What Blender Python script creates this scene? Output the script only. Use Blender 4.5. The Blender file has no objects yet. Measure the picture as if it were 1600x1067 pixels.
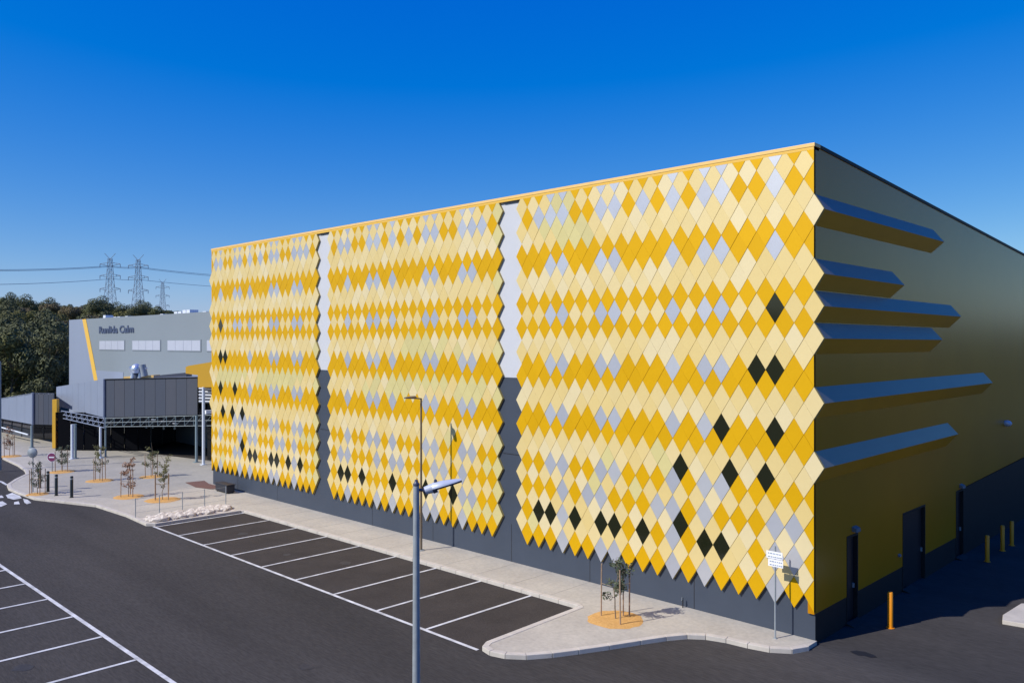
import bpy, bmesh, math, random
from mathutils import Vector, Matrix
from mathutils.geometry import tessellate_polygon
random.seed(7)
scn = bpy.context.scene
R = math.radians

# ---------------------------------------------------------------- camera, light, exposure
CAM = Vector((10.717, -24.016, 9.0))
FW = Vector((-math.cos(R(45.67)), math.sin(R(45.67)), 0))
RT = Vector((math.sin(R(45.67)), math.cos(R(45.67)), 0))
cd = bpy.data.cameras.new('camera'); cam = bpy.data.objects.new('camera', cd)
scn.collection.objects.link(cam); scn.camera = cam
cam.location = CAM
cam.rotation_euler = FW.to_track_quat('-Z', 'Y').to_euler()
cd.sensor_width = 36; cd.lens = 36 * 1280 / 1600; cd.shift_y = 3.5 / 1600
cd.clip_start = 0.1; cd.clip_end = 20000

SUN_EL = 40.0
sdir = Vector((0.33, 0.944, 0)).normalized() * math.cos(R(SUN_EL)) + Vector((0, 0, -math.sin(R(SUN_EL))))
sl = bpy.data.lights.new('sun', 'SUN'); sun = bpy.data.objects.new('sun', sl)
scn.collection.objects.link(sun)
sl.energy = 5.0; sl.angle = R(0.5); sl.color = (1.0, 0.955, 0.88)
sun.rotation_euler = sdir.to_track_quat('-Z', 'Y').to_euler()
sun.location = (0, -40, 60)

w = bpy.data.worlds.new('World'); scn.world = w; w.use_nodes = True
nt = w.node_tree; nt.nodes.clear()
out = nt.nodes.new('ShaderNodeOutputWorld'); bg = nt.nodes.new('ShaderNodeBackground')
sky = nt.nodes.new('ShaderNodeTexSky'); sky.sky_type = 'NISHITA'; sky.sun_disc = False
sky.sun_elevation = R(SUN_EL); sky.sun_rotation = math.atan2(-sdir.x, -sdir.y)
sky.air_density = 1.0; sky.dust_density = 0.3; sky.ozone_density = 2.5; sky.altitude = 100
hs = nt.nodes.new('ShaderNodeHueSaturation'); hs.inputs['Saturation'].default_value = 1.3
hs.inputs['Hue'].default_value = 0.5
SKY = 0.075
nt.links.new(sky.outputs[0], hs.inputs['Color'])
gain = nt.nodes.new('ShaderNodeVectorMath'); gain.operation = 'MULTIPLY_ADD'     # even colour grade over the whole sky
gain.inputs[1].default_value = (1.13, 1.13, 0.57)
gain.inputs[2].default_value = (-0.060/SKY, 0.002/SKY, 0.50/SKY)
pos = nt.nodes.new('ShaderNodeVectorMath'); pos.operation = 'MAXIMUM'; pos.inputs[1].default_value = (0.002, 0.002, 0.002)
nt.links.new(hs.outputs[0], gain.inputs[0]); nt.links.new(gain.outputs[0], pos.inputs[0]); nt.links.new(pos.outputs[0], bg.inputs[0])
bg.inputs[1].default_value = SKY
nt.links.new(bg.outputs[0], out.inputs[0])
scn.view_settings.view_transform = 'Standard'; scn.view_settings.look = 'None'
scn.view_settings.exposure = 0.0; scn.view_settings.gamma = 1
scn.view_settings.use_curve_mapping = False

# ---------------------------------------------------------------- helpers
def W(u, v, d):
    """world point that the photograph shows at pixel u,v if it is d metres deep"""
    p = CAM + FW * d + RT * ((u - 800) / 1280 * d); p.z = 9 - (v - 537) * d / 1280
    return p
def link(o, parent=None):
    scn.collection.objects.link(o)
    if parent is not None: o.parent = parent
    return o
def tag(o, label=None, cat=None, group=None, kind=None):
    if label: o['label'] = label
    if cat: o['category'] = cat
    if group: o['group'] = group
    if kind: o['kind'] = kind
    return o
def empty(name, loc=(0, 0, 0), rz=0, **k):
    o = bpy.data.objects.new(name, None); o.location = loc; o.rotation_euler[2] = rz
    o.empty_display_size = 0.3
    link(o); return tag(o, **k)
class MB:
    def __init__(s): s.v = []; s.f = []; s.m = []
    def add(s, vs, fs, m=0):
        b = len(s.v); s.v += [tuple(v) for v in vs]
        for f in fs: s.f.append([b + i for i in f]); s.m.append(m)
        return s
    def box(s, a, b, m=0):
        x0, y0, z0 = [min(a[i], b[i]) for i in range(3)]; x1, y1, z1 = [max(a[i], b[i]) for i in range(3)]
        return s.add([(x0,y0,z0),(x1,y0,z0),(x1,y1,z0),(x0,y1,z0),(x0,y0,z1),(x1,y0,z1),(x1,y1,z1),(x0,y1,z1)],
              [(0,3,2,1),(4,5,6,7),(0,1,5,4),(1,2,6,5),(2,3,7,6),(3,0,4,7)], m)
    def prism(s, poly, off, m=0, tess=False):
        """poly: 3d points, extruded by vector off"""
        n = len(poly); off = Vector(off); P = [Vector(p) for p in poly]; Q = [p + off for p in P]
        if tess:
            t = tessellate_polygon([P])
            caps = [tuple(x) for x in t] + [tuple(n + i for i in x)[::-1] for x in t]
        else: caps = [tuple(range(n)), tuple(range(2*n-1, n-1, -1))]
        return s.add(P + Q, caps + [(i, i+n, (i+1) % n + n, (i+1) % n) for i in range(n)], m)
    def tube(s, a, b, r0, r1=None, n=10, m=0, cap=True):
        a = Vector(a); b = Vector(b); r1 = r0 if r1 is None else r1
        q = (b - a).to_track_quat('Z', 'Y')
        c = [Vector((math.cos(2*math.pi*i/n), math.sin(2*math.pi*i/n), 0)) for i in range(n)]
        vs = [a + q @ (k * r0) for k in c] + [b + q @ (k * r1) for k in c]
        fs = [(i, (i+1) % n, (i+1) % n + n, i + n) for i in range(n)]
        if cap: fs += [tuple(range(n))[::-1], tuple(range(n, 2*n))]
        return s.add(vs, fs, m)
    def lathe(s, c, prof, n=16, m=0, axis=(0,0,1)):
        q = Vector(axis).to_track_quat('Z', 'Y'); c = Vector(c); vs = []
        for r, z in prof:
            for i in range(n):
                a = 2*math.pi*i/n; vs.append(c + q @ Vector((r*math.cos(a), r*math.sin(a), z)))
        fs = []
        for k in range(len(prof)-1):
            for i in range(n):
                fs.append((k*n+i, k*n+(i+1) % n, (k+1)*n+(i+1) % n, (k+1)*n+i))
        return s.add(vs, fs, m)
    def mesh(s, name, mats, smooth=False, bevel=0):
        me = bpy.data.meshes.new(name); me.from_pydata(s.v, [], s.f)
        mats = mats if isinstance(mats, (list, tuple)) else [mats]
        for m in mats: me.materials.append(m)
        if len(mats) > 1: me.polygons.foreach_set('material_index', s.m)
        bm = bmesh.new(); bm.from_mesh(me)
        bmesh.ops.recalc_face_normals(bm, faces=bm.faces)
        if bevel:
            bmesh.ops.bevel(bm, geom=[e for e in bm.edges if len(e.link_faces) == 2 and e.calc_face_angle(0) > 0.7],
                            offset=bevel, segments=2, affect='EDGES', profile=0.6)
        if smooth:
            for f in bm.faces: f.smooth = True
            for e in bm.edges:
                if len(e.link_faces) == 2 and e.calc_face_angle(0) > 0.7: e.smooth = False
        bm.to_mesh(me); bm.free()
        return me
    def build(s, name, mats, parent=None, smooth=False, bevel=0):
        o = bpy.data.objects.new(name, s.mesh(name, mats, smooth, bevel))
        return link(o, parent)
def copy_tree(o, parent=None):
    c = o.copy(); scn.collection.objects.link(c)
    if parent is not None: c.parent = parent
    for ch in list(o.children): copy_tree(ch, c)
    return c

# ---------------------------------------------------------------- materials
def mat(name, col, rough=0.6, metal=0.0, spec=0.5, var=0.0, scale=3.0, col2=None, bump=0.0, bscale=40, coat=0,
        scale2=None, var2=0.0, coords='Object', stretch=(1,1,1), detail=6):
    m = bpy.data.materials.new(name); m.use_nodes = True; t = m.node_tree; N = t.nodes; L = t.links
    b = N['Principled BSDF']
    b.inputs['Base Color'].default_value = (*col, 1); b.inputs['Roughness'].default_value = rough
    b.inputs['Metallic'].default_value = metal; b.inputs['Specular IOR Level'].default_value = spec
    b.inputs['Coat Weight'].default_value = coat; b.inputs['Coat Roughness'].default_value = 0.15
    tc = N.new('ShaderNodeTexCoord'); mp = N.new('ShaderNodeMapping'); mp.inputs['Scale'].default_value = stretch
    L.new(tc.outputs[coords], mp.inputs[0])
    if var or col2:
        n = N.new('ShaderNodeTexNoise'); n.inputs['Scale'].default_value = scale; n.inputs['Detail'].default_value = detail
        n.inputs['Roughness'].default_value = 0.6
        L.new(mp.outputs[0], n.inputs['Vector'])
        r = N.new('ShaderNodeValToRGB'); r.color_ramp.elements[0].position = 0.3; r.color_ramp.elements[1].position = 0.7
        c2 = col2 or tuple(c * (1 - var) for c in col); c1 = col if col2 else tuple(min(1, c * (1 + var)) for c in col)
        r.color_ramp.elements[0].color = (*c2, 1); r.color_ramp.elements[1].color = (*c1, 1)
        L.new(n.outputs[0], r.inputs[0]); src = r.outputs[0]
        if var2:
            n2 = N.new('ShaderNodeTexNoise'); n2.inputs['Scale'].default_value = scale2; n2.inputs['Detail'].default_value = 3
            L.new(mp.outputs[0], n2.inputs['Vector'])
            mr = N.new('ShaderNodeMapRange'); mr.inputs[1].default_value = 0.3; mr.inputs[2].default_value = 0.7
            mr.inputs[3].default_value = 1 - var2; mr.inputs[4].default_value = 1 + var2
            L.new(n2.outputs[0], mr.inputs[0])
            mx = N.new('ShaderNodeVectorMath'); mx.operation = 'MULTIPLY'
            L.new(src, mx.inputs[0]); L.new(mr.outputs[0], mx.inputs[1]); src = mx.outputs[0]
        L.new(src, b.inputs['Base Color'])
    if bump:
        n = N.new('ShaderNodeTexNoise'); n.inputs['Scale'].default_value = bscale; n.inputs['Detail'].default_value = 4
        L.new(mp.outputs[0], n.inputs['Vector'])
        bp = N.new('ShaderNodeBump'); bp.inputs['Strength'].default_value = bump; bp.inputs['Distance'].default_value = 0.02
        L.new(n.outputs[0], bp.inputs['Height']); L.new(bp.outputs[0], b.inputs['Normal'])
    return m

M = {}
M['asphalt'] = mat('asphalt', (0.052, 0.048, 0.046), 0.9, spec=0.15, var=0.27, scale=0.26, bump=0.5, bscale=60, var2=0.2,
                   scale2=20, detail=8, stretch=(0.16, 1, 1))
M['asphalt_bay'] = mat('asphalt_bay', (0.049, 0.042, 0.038), 0.9, spec=0.15, var=0.16, scale=0.7, bump=0.5, bscale=60,
                       var2=0.2, scale2=24, detail=8)
M['seam'] = mat('asphalt_seam', (0.057, 0.053, 0.051), 0.9, var=0.25, scale=2)
M['paint'] = mat('road_paint', (0.70, 0.70, 0.71), 0.7, col2=(0.36, 0.36, 0.36), scale=2.2, detail=10)
M['concrete'] = mat('path_concrete', (0.46, 0.42, 0.35), 0.85, col2=(0.38, 0.345, 0.29), scale=0.5, bump=0.3, var2=0.09,
                    scale2=9, detail=9)
M['kerb'] = mat('kerb_concrete', (0.56, 0.51, 0.44), 0.8, col2=(0.44, 0.40, 0.35), scale=2, bump=0.3, detail=9)
M['joint'] = mat('saw_cut', (0.22, 0.205, 0.18), 0.9)
M['paving'] = mat('plaza_paving', (0.39, 0.36, 0.305), 0.85, col2=(0.31, 0.29, 0.25), scale=0.35, bump=0.3, var2=0.08, scale2=6)
M['dirt'] = mat('dry_ground', (0.085, 0.08, 0.045), 0.95, col2=(0.045, 0.052, 0.026), scale=0.05)
M['mulch'] = mat('orange_mulch', (0.66, 0.38, 0.12), 0.95, col2=(0.50, 0.26, 0.07), scale=14, bump=0.8, bscale=50)
M['bark_mulch'] = mat('red_mulch', (0.22, 0.11, 0.08), 0.95, col2=(0.1, 0.05, 0.04), scale=14, bump=0.8, bscale=50)
def tilemats(n, cols, **k): return [mat('%s_panel_%d' % (n, i), c, **k) for i, c in enumerate(cols)]
TM = {
 'C': tilemats('cream', [(0.69,0.537,0.235),(0.705,0.56,0.27),(0.685,0.52,0.205),(0.705,0.585,0.33),(0.69,0.53,0.22)], rough=0.48, spec=0.45, metal=0.15, var=0.02, scale=1.5),
 'Y': tilemats('yellow', [(0.655,0.360,0.001),(0.64,0.350,0.001),(0.67,0.370,0.0015)], rough=0.5, spec=0.22, metal=0.22, var=0.02, scale=1.5),
 'S': tilemats('silver', [(0.50,0.51,0.55),(0.48,0.49,0.535),(0.54,0.545,0.57)], rough=0.45, metal=0.5, spec=0.5, var=0.02),
 'G': tilemats('pale_green', [(0.58,0.50,0.21),(0.60,0.52,0.225),(0.57,0.49,0.215)], rough=0.5, spec=0.4, metal=0.1, var=0.02),
 'B': tilemats('dark_glass', [(0.012,0.014,0.006)], rough=0.08, spec=0.5),
}
M['backing'] = mat('screen_backing', (0.46, 0.34, 0.10), 0.7)
M['wall_white'] = mat('white_cladding', (0.51, 0.52, 0.55), 0.6, var=0.02, scale=1)
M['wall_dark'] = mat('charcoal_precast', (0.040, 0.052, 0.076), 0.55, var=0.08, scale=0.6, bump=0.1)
M['cap'] = mat('orange_capping', (0.78, 0.50, 0.16), 0.4, var=0.04)
M['roof'] = mat('roof_sheet', (0.40, 0.42, 0.44), 0.4, metal=0.3)
M['side_yellow'] = mat('side_yellow_steel', (0.46, 0.195, 0.002), 0.26, spec=0.24, var=0.06, scale=0.25, coat=0.0)
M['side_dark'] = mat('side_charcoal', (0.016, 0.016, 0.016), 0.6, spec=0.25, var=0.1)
M['fin_top'] = mat('fin_silver', (0.21, 0.18, 0.145), 0.4, metal=0.3, var=0.05, scale=0.6)
M['fin_yellow'] = mat('fin_yellow', (0.60, 0.29, 0.004), 0.4, var=0.04, scale=0.6)
M['door'] = mat('door_dark', (0.015, 0.015, 0.018), 0.4)
M['galv'] = mat('galvanised_steel', (0.30, 0.33, 0.345), 0.45, metal=0.15, var=0.12, scale=5)
M['lamp_grey'] = mat('lamp_aluminium', (0.50, 0.53, 0.62), 0.4, metal=0.15)
M['lamp_dark'] = mat('lamp_dark', (0.05, 0.06, 0.10), 0.4)
M['lamp_mid'] = mat('lamp_mid_grey', (0.12, 0.14, 0.16), 0.5)
M['bronze'] = mat('bronze_pole', (0.17, 0.13, 0.09), 0.5, metal=0.2)
M['sign_white'] = mat('sign_white', (0.80, 0.80, 0.84), 0.45)
M['sign_ink'] = mat('sign_ink', (0.25, 0.30, 0.36), 0.6)
M['timber'] = mat('hardwood_stake', (0.33, 0.22, 0.14), 0.8, var=0.25, scale=9)
M['webbing'] = mat('hessian_tie', (0.30, 0.24, 0.16), 0.9)
M['bark'] = mat('bark', (0.20, 0.15, 0.10), 0.9, var=0.3, scale=6)
M['leaf_grey'] = mat('leaf_grey_green', (0.075, 0.095, 0.05), 0.6, var=0.35, scale=4)
M['leaf_rust'] = mat('leaf_rust', (0.26, 0.13, 0.07), 0.7, var=0.35, scale=4)
M['leaf_olive'] = mat('leaf_olive', (0.14, 0.14, 0.045), 0.6, var=0.35, scale=4)
M['bollard_y'] = mat('bollard_yellow', (0.78, 0.27, 0.004), 0.45)
M['bollard_k'] = mat('bollard_black', (0.012, 0.018, 0.02), 0.4)
M['shed'] = mat('shed_grey', (0.205, 0.235, 0.255), 0.55, var=0.04, scale=0.1)
M['shed_lt'] = mat('shed_light', (0.235, 0.27, 0.345), 0.5, var=0.03, scale=0.1)
M['shed_win'] = mat('translucent_window', (0.42, 0.44, 0.50), 0.3, var=0.04, scale=0.5)
M['stripe'] = mat('stripe_yellow', (0.72, 0.43, 0.06), 0.5)
M['ink'] = mat('lettering', (0.06, 0.08, 0.14), 0.5)
M['canopy_lt'] = mat('canopy_light', (0.215, 0.25, 0.33), 0.45, var=0.04, scale=0.6)
M['canopy_dk'] = [mat('canopy_dark_%d' % i, c, 0.5, var=0.03) for i, c in enumerate([(0.062,0.071,0.095),(0.068,0.074,0.095),(0.058,0.068,0.094)])]
M['col_white'] = mat('column_white', (0.62, 0.66, 0.72), 0.45)
M['col_grey'] = mat('column_grey', (0.18, 0.24, 0.27), 0.5)
M['glass'] = mat('shopfront_glass', (0.012, 0.015, 0.02), 0.06)
M['foyer'] = mat('foyer_dark', (0.0035, 0.004, 0.006), 0.7, spec=0.04)  # near-black colour holds the shade under the canopy
M['maroon'] = mat('sign_maroon', (0.18, 0.03, 0.10), 0.5)
M['rock'] = mat('pale_rock', (0.72, 0.65, 0.56), 0.9, col2=(0.42, 0.36, 0.30), scale=3, bump=0.5, bscale=8)
M['steel'] = mat('bright_steel', (0.62, 0.66, 0.72), 0.3, metal=0.6)
M['pylon'] = mat('pylon_steel', (0.20, 0.25, 0.31), 0.7)
M['orange'] = mat('portal_orange', (0.76, 0.42, 0.03), 0.5)
M['black'] = mat('bin_black', (0.018, 0.020, 0.03), 0.5)
M['asphalt_wet'] = mat('drip_stain', (0.030, 0.028, 0.028), 0.75, var=0.3, scale=4)
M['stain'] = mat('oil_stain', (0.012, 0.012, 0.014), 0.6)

ZA = -0.06        # asphalt level
ZP = 0.06         # path level

# ---------------------------------------------------------------- ground
def sheet(name, pts, z, m, kind='structure'):
    P = [Vector((x, y, z)) for x, y in pts]
    b = MB(); b.add(P, [tuple(t) for t in tessellate_polygon([P])])
    me = bpy.data.meshes.new(name); me.from_pydata(b.v, [], b.f); me.materials.append(m)
    bm = bmesh.new(); bm.from_mesh(me)
    for f in bm.faces:
        f.normal_update()
        if f.normal.z < 0: f.normal_flip()
    bm.to_mesh(me); bm.free()
    o = bpy.data.objects.new(name, me); link(o); tag(o, kind=kind); return o
# terrain: one sheet to the horizon, with the wooded hill rising behind the site
def smooth(t): t = max(0, min(1, t)); return t*t*(3-2*t)
def hill_z(x, y):
    r = Vector((x, y, 0)) - Vector((CAM.x, CAM.y, 0)); d = r.dot(FW); l = r.dot(RT)
    side = smooth((0.10 - l / max(d, 1)) / 0.55)
    h = (9.3 + 4.5*smooth((-l/max(d, 1) - 0.35)/0.25)) * smooth((d - 112) / 190) * side
    az = l / max(d, 1.0) if d > 0 else 99.0
    h += 15 * smooth((az - 0.85)/0.35) * smooth((r.length - 120)/90) * (1 - smooth((-d - 40)/80))     # unseen ridge off to the right, added to darken the side wall's reflections
    return h - 0.10
b = MB()
gs = []
n = 90
def warp(t): return math.copysign(abs(t)**2.2, t) * 9000
xs = [warp(-1 + 2*i/n) for i in range(n+1)]; ys = xs
b.v = [(x - 60, y + 60, hill_z(x - 60, y + 60)) for y in ys for x in xs]
b.f = [(j*(n+1)+i, j*(n+1)+i+1, (j+1)*(n+1)+i+1, (j+1)*(n+1)+i) for j in range(n) for i in range(n)]
b.m = [0]*len(b.f)
tag(b.build('terrain', M['dirt'], smooth=True), kind='structure')
sheet('road', [(-105, -90), (70, -90), (70, 75), (-39.4, 75), (-39.4, 8), (-105, -1)], ZA, M['asphalt'])

front = [(0.05, 0.04), (0.05, -0.55), (-0.20, -1.12), (-0.70, -1.48), (-1.32, -1.62), (-2.0, -1.68), (-2.6, -1.87), (-3.05, -2.22),
         (-3.42, -2.82), (-3.79, -3.63), (-4.22, -4.62), (-4.65, -5.52), (-5.02, -6.25), (-5.45, -6.88), (-5.92, -7.25), (-6.4, -7.38),
         (-6.8, -7.28), (-6.98, -6.95), (-7.12, -2.45), (-7.22, -2.38), (-30.25, -2.62), (-30.40, -2.75),
         (-30.45, -7.25), (-30.75, -7.55), (-33.7, -7.42), (-37.6, -7.60), (-39.9, -8.45), (-42.3, -9.35), (-45.0, -9.48), (-46.9, -9.5),
         (-48.66, -9.15), (-50.6, -8.2), (-52.6, -7.0), (-54.7, -6.55), (-57.7, -6.2), (-63.4, -5.9), (-80, -5.2), (-98, -5.2)]
back = [(-98, 60), (-39.5, 60), (-39.5, 0.04)]
P = [Vector((x, y, ZP)) for x, y in front + back]
b = MB(); b.prism([Vector((p.x, p.y, ZP)) for p in P], (0, 0, -0.16), tess=True)
tag(b.build('pavement', M['concrete']), kind='structure')
def strip(name, pts, w, z0, z1, m, parent=None, seg=None):
    """kerb following pts, w wide to its left side (offset inwards)"""
    P = [Vector((x, y, 0)) for x, y in pts]; off = []
    for i, p in enumerate(P):
        t = (P[min(i+1, len(P)-1)] - P[max(i-1, 0)]).normalized(); nrm = Vector((t.y, -t.x, 0))
        off.append(nrm)
    b = MB()
    for i in range(len(P)-1):
        a, c = P[i], P[i+1]; q = [a, c, c + off[i+1]*w, a + off[i]*w]
        b.prism([Vector((v.x, v.y, z0)) for v in q], (0, 0, z1 - z0))
    return b.build(name, m, parent)
# kerb stones, each a piece of its own
kerb = empty('kerb', (0, 0, 0)); tag(kerb, kind='structure')
def resample(pts, step):
    P = [Vector((x, y)) for x, y in pts]; segs = []; o = [P[0]]; acc = 0
    for a, c in zip(P, P[1:]):
        L = (c-a).length; t = step - acc
        while t < L: o.append(a + (c-a)*(t/L)); t += step
        acc = (acc + L) % step
    o.append(P[-1]); return o
def dense(pts, step): # keeps corners
    o = []
    for a, c in zip(pts, pts[1:]):
        L = math.dist(a, c); k = max(1, round(L/step))
        o += [(a[0]+(c[0]-a[0])*i/k, a[1]+(c[1]-a[1])*i/k) for i in range(k)]
    return o + [pts[-1]]
kp = dense(front[1:], 0.9)
for i in range(len(kp)-1):
    def nr(k):
        a = Vector(kp[max(k-1, 0)]); c = Vector(kp[min(k+1, len(kp)-1)]); t = (c-a).normalized(); return Vector((-t.y, t.x))
    a = Vector(kp[i]); c = Vector(kp[i+1]); na = nr(i); nc = nr(i+1); t = (c-a).normalized()*0.006
    # inward = towards the building side
    q = [a+t - na*0.05, c-t - nc*0.05, c-t + nc*0.16, a+t + na*0.16]
    q = [a+t + na*0.05, c-t + nc*0.05, c-t - nc*0.16, a+t - na*0.16]
    bb = MB(); bb.prism([Vector((v.x, v.y, -0.12)) for v in q], (0, 0, 0.195)); bb.build('kerb_stone', M['kerb'], kerb, bevel=0.015)

# darker asphalt of the bays beside the building
sheet('road_bay', [(-7.16, -2.42), (-7.02, -7.33), (-30.42, -7.33), (-30.36, -2.66)], ZA + 0.004, M['asphalt_bay'])
# painted lines, each a marking of its own
marks = empty('road_marking', (0, 0, 0)); tag(marks, kind='structure')
def line(a, c, w, name='painted_line'):
    a = Vector((*a, 0)); c = Vector((*c, 0)); t = (c-a).normalized(); nn = Vector((-t.y, t.x, 0))*w/2
    bb = MB(); bb.prism([v + Vector((0, 0, ZA+0.008)) for v in (a-nn, c-nn, c+nn, a+nn)], (0, 0, 0.003))
    bb.build(name, M['paint'], marks)
line((-30.4, -7.38), (-6.95, -7.38), 0.12)
for k in range(9):
    x = -9.4 - 2.6*k; line((x, -7.31), (x, -2.44 - 0.009*abs(x+7)), 0.11)
line((-29.9, -14.68), (2.0, -14.68), 0.13)
for k in range(-4, 8):
    x = -13.42 - 2.655*k
    if x > -30: line((x, -14.76), (x, -19.8), 0.12)
line((-30.6, -22), (-29.95, -14.68), 0.12)
for (x, y, r_) in [(-12, -5.2, 0.34), (-17.9, -4.6, 0.28), (-20.8, -5.6, 0.22), (-25.8, -5.0, 0.3), (-15.1, -17.2, 0.3), (-9.5, -11.6, 0.25)]:
    rs = random.Random(int(x*10))
    sheet('oil_stain', [(x + r_*rs.uniform(.6, 1.2)*math.cos(a*0.5236), y + r_*rs.uniform(.5, 1.1)*math.sin(a*0.5236)) for a in range(12)], ZA+0.0065, M['asphalt_wet'])  # oil drips on the asphalt
# zebra crossing marks and give-way line at the far left
zc = [(0, 768, 40, 780), (8, 779, 26, 785)]
def gp(u, v):  # point on the asphalt
    d = (9 - ZA) * 1280 / (v - 537); p = W(u, v, d); return (p.x, p.y)
def patch(pix, name='crossing_bar'):
    P = [gp(*p) for p in pix]
    bb = MB(); bb.prism([Vector((x, y, ZA+0.008)) for x, y in P], (0, 0, 0.003), tess=True); bb.build(name, M['paint'], marks)
patch([(9, 773.5), (19, 770), (31, 774.5), (34, 778.5), (22, 780.5), (12, 778)])
patch([(36, 779), (43, 780.5), (49, 785.5), (42, 787.5), (38, 785)])
patch([(22, 784.5), (29, 783), (31, 787.5), (22, 788)])
patch([(-16, 786), (4, 783), (11, 787.5), (2, 791.5), (-20, 793)])
patch([(-20, 775), (3, 774), (6, 777.5), (-16, 779)])
patch([(0, 751), (4, 752), (13, 757.5), (9, 758), (1, 753.5), (-3, 753)], 'give_way_line')
# dark patch near the corner
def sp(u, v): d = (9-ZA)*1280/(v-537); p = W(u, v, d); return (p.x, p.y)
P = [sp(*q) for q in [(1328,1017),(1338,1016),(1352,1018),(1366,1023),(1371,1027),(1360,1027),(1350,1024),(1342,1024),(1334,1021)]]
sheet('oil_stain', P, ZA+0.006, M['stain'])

# ---------------------------------------------------------------- main warehouse
XL = -39.45; TOP = 15.05; ZC = 14.84
wh = empty('warehouse', (0, 0, 0), label='large yellow and cream warehouse with a diamond tiled front', cat='building')
YW = 0.05
YB = 60.0
def roof_z(y): return TOP - 0.0555*y + 0.0
# front wall behind the screens
b = MB(); b.box((XL, YW, -0.1), (-0.006, YW+0.25, 7.61)); b.build('base_wall', M['wall_dark'], wh)
b = MB(); b.box((XL, YW, 7.612), (-0.006, YW+0.25, ZC)); b.build('upper_wall', M['wall_white'], wh)
# precast joints
for x in [-36.2, -31.5, -22.4, -17.8, -12.82, -8.7, -4.2]:
    b = MB(); b.box((x-0.012, YW-0.003, -0.05), (x+0.012, YW, 1.6)); b.build('panel_joint', M['door'], wh)
for (x0, x1) in [(-27.05, -26.05), (-13.3, -12.3)]:
    b = MB(); b.box((x0, YW-0.003, 4.45), (x1, YW, 4.48)); b.build('panel_joint', M['door'], wh)
    for q in range(1, 3):
        pass
# capping
b = MB(); b.box((XL-0.04, -0.075, ZC+0.09), (0.03, 0.35, TOP-0.01)); b.build('capping', M['cap'], wh, bevel=0.01)
b = MB(); b.box((XL-0.02, -0.062, ZC), (0.0, 0.3, ZC+0.088)); b.build('fascia_flashing', M['stripe'], wh)
# screens of diamond tiles
J = 0.484; Z0 = 1.41
base = {2, 3, 6, 7, 11, 13, 14, 17}
finrows = {24: 11.1, 20: 6.7, 18: 13.3, 16: 10.9, 12: 18.0, 8: 12.9}
rowcol = {27:'C',25:'C',23:'Y',21:'C',19:'Y',17:'Y',15:'C',13:'Y',11:'C',9:'Y',7:'C',5:'C',3:'C',1:'C',
          28:'Y',26:'Y',24:'C',22:'Y',20:'C',18:'C',16:'C',14:'Y',12:'C',10:'Y',8:'C',6:'Y',4:'Y',2:'Y',0:'Y'}
srows = {28, 22, 18, 14, 10, 6}
ov = {1: {}, 2: {}, 3: {}}
# panel 3 (nearest): k counts from the corner
def put(p, j, s):
    for k, c in s.items(): ov[p][(k, j)] = c
put(3, 18, {2:'B'}); put(3, 14, {2:'B', 3:'B'}); put(3, 10, {2:'B', 5:'B', 6:'S'}); put(3, 7, {2.5:'B', 4.5:'B', 7.5:'B'})
put(3, 6, {2:'Y'}); put(3, 3, {7.5:'B'})
put(3, 4, {0:'Y',1:'S',2:'S',3:'Y',4:'Y',5:'Y',6:'S',7:'Y',8:'S',9:'S',10:'Y',11:'Y',12:'Y',13:'S',14:'S',15:'Y',16:'S',17:'Y',18:'Y',19:'Y'})
put(3, 2, {0:'Y',1:'S',2:'S',3:'Y',4:'C',5:'B',6:'B',7:'Y',8:'S',9:'Y',10:'B',11:'Y',12:'B',13:'B',14:'C',15:'B',16:'S',17:'B',18:'B',19:'Y'})
put(3, 0, {2:'S',3:'Y',5:'Y',6:'S',8:'S',12:'S',13:'S',16:'S',17:'Y'})
put(3, 5, {10.5:'G', 13.5:'G'}); put(3, 1, {18.5:'G', 14.5:'C'})
put(3, 27, {17.5:'C', 16.5:'G', 15.5:'G'}); put(3, 25, {16.5:'G', 15.5:'G', 14.5:'G', 17.5:'G'}); put(3, 24, {16:'G', 15:'G', 14:'G'})
put(3, 7, {12.5:'G', 10.5:'C', 8.5:'G'}); put(3, 8, {9:'G'})
put(2, 4, {0:'Y',1:'Y',2:'Y',3:'S',4:'Y',5:'S',6:'S',7:'Y',8:'Y',9:'Y',10:'S',11:'S',12:'Y',13:'S',14:'Y',15:'Y',16:'Y',17:'S',18:'S',19:'Y'})
put(2, 2, {0:'Y',1:'Y',2:'S',3:'S',4:'B',5:'Y',6:'S',7:'B',8:'Y',9:'Y',10:'Y',11:'B',12:'Y',13:'Y',14:'Y',15:'B',16:'Y',17:'B',18:'B',19:'Y'})
put(2, 0, {2:'Y',3:'S',6:'S',7:'S',11:'S',13:'S',14:'Y',17:'S'})
put(2, 7, {3.5:'Y', 4.5:'G'}); put(2, 5, {0.5:'G'}); put(2, 1, {0.5:'G', 1.5:'G', 2.5:'G'})
put(2, 16, {5:'G', 7:'G', 8:'G', 9:'G'}); put(2, 15, {5.5:'G', 6.5:'G', 7.5:'G', 8.5:'G', 3.5:'G', 9.5:'G'})
put(2, 12, {k:'G' for k in (1,2,3,5,6,7,8,9,10,11,13)}); put(2, 11, {h+.5:'G' for h in (1,2,3,9,10,11,13,14)})
put(1, 18, {17:'B', 16:'C'}); put(1, 14, {17:'B', 16:'B', 13:'Y', 14:'Y'}); put(1, 10, {17:'B', 14:'B', 13:'Y'})
put(1, 7, {16.5:'B', 14.5:'B', 12.5:'B'}); put(1, 6, {12:'S', 10:'S', 16:'Y', 17:'Y'})
put(1, 4, {17:'S', 13:'S', 11:'S', 10:'S', 6:'S', 5:'S', 3:'S'}); put(1, 3, {12.5:'B'})
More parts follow.
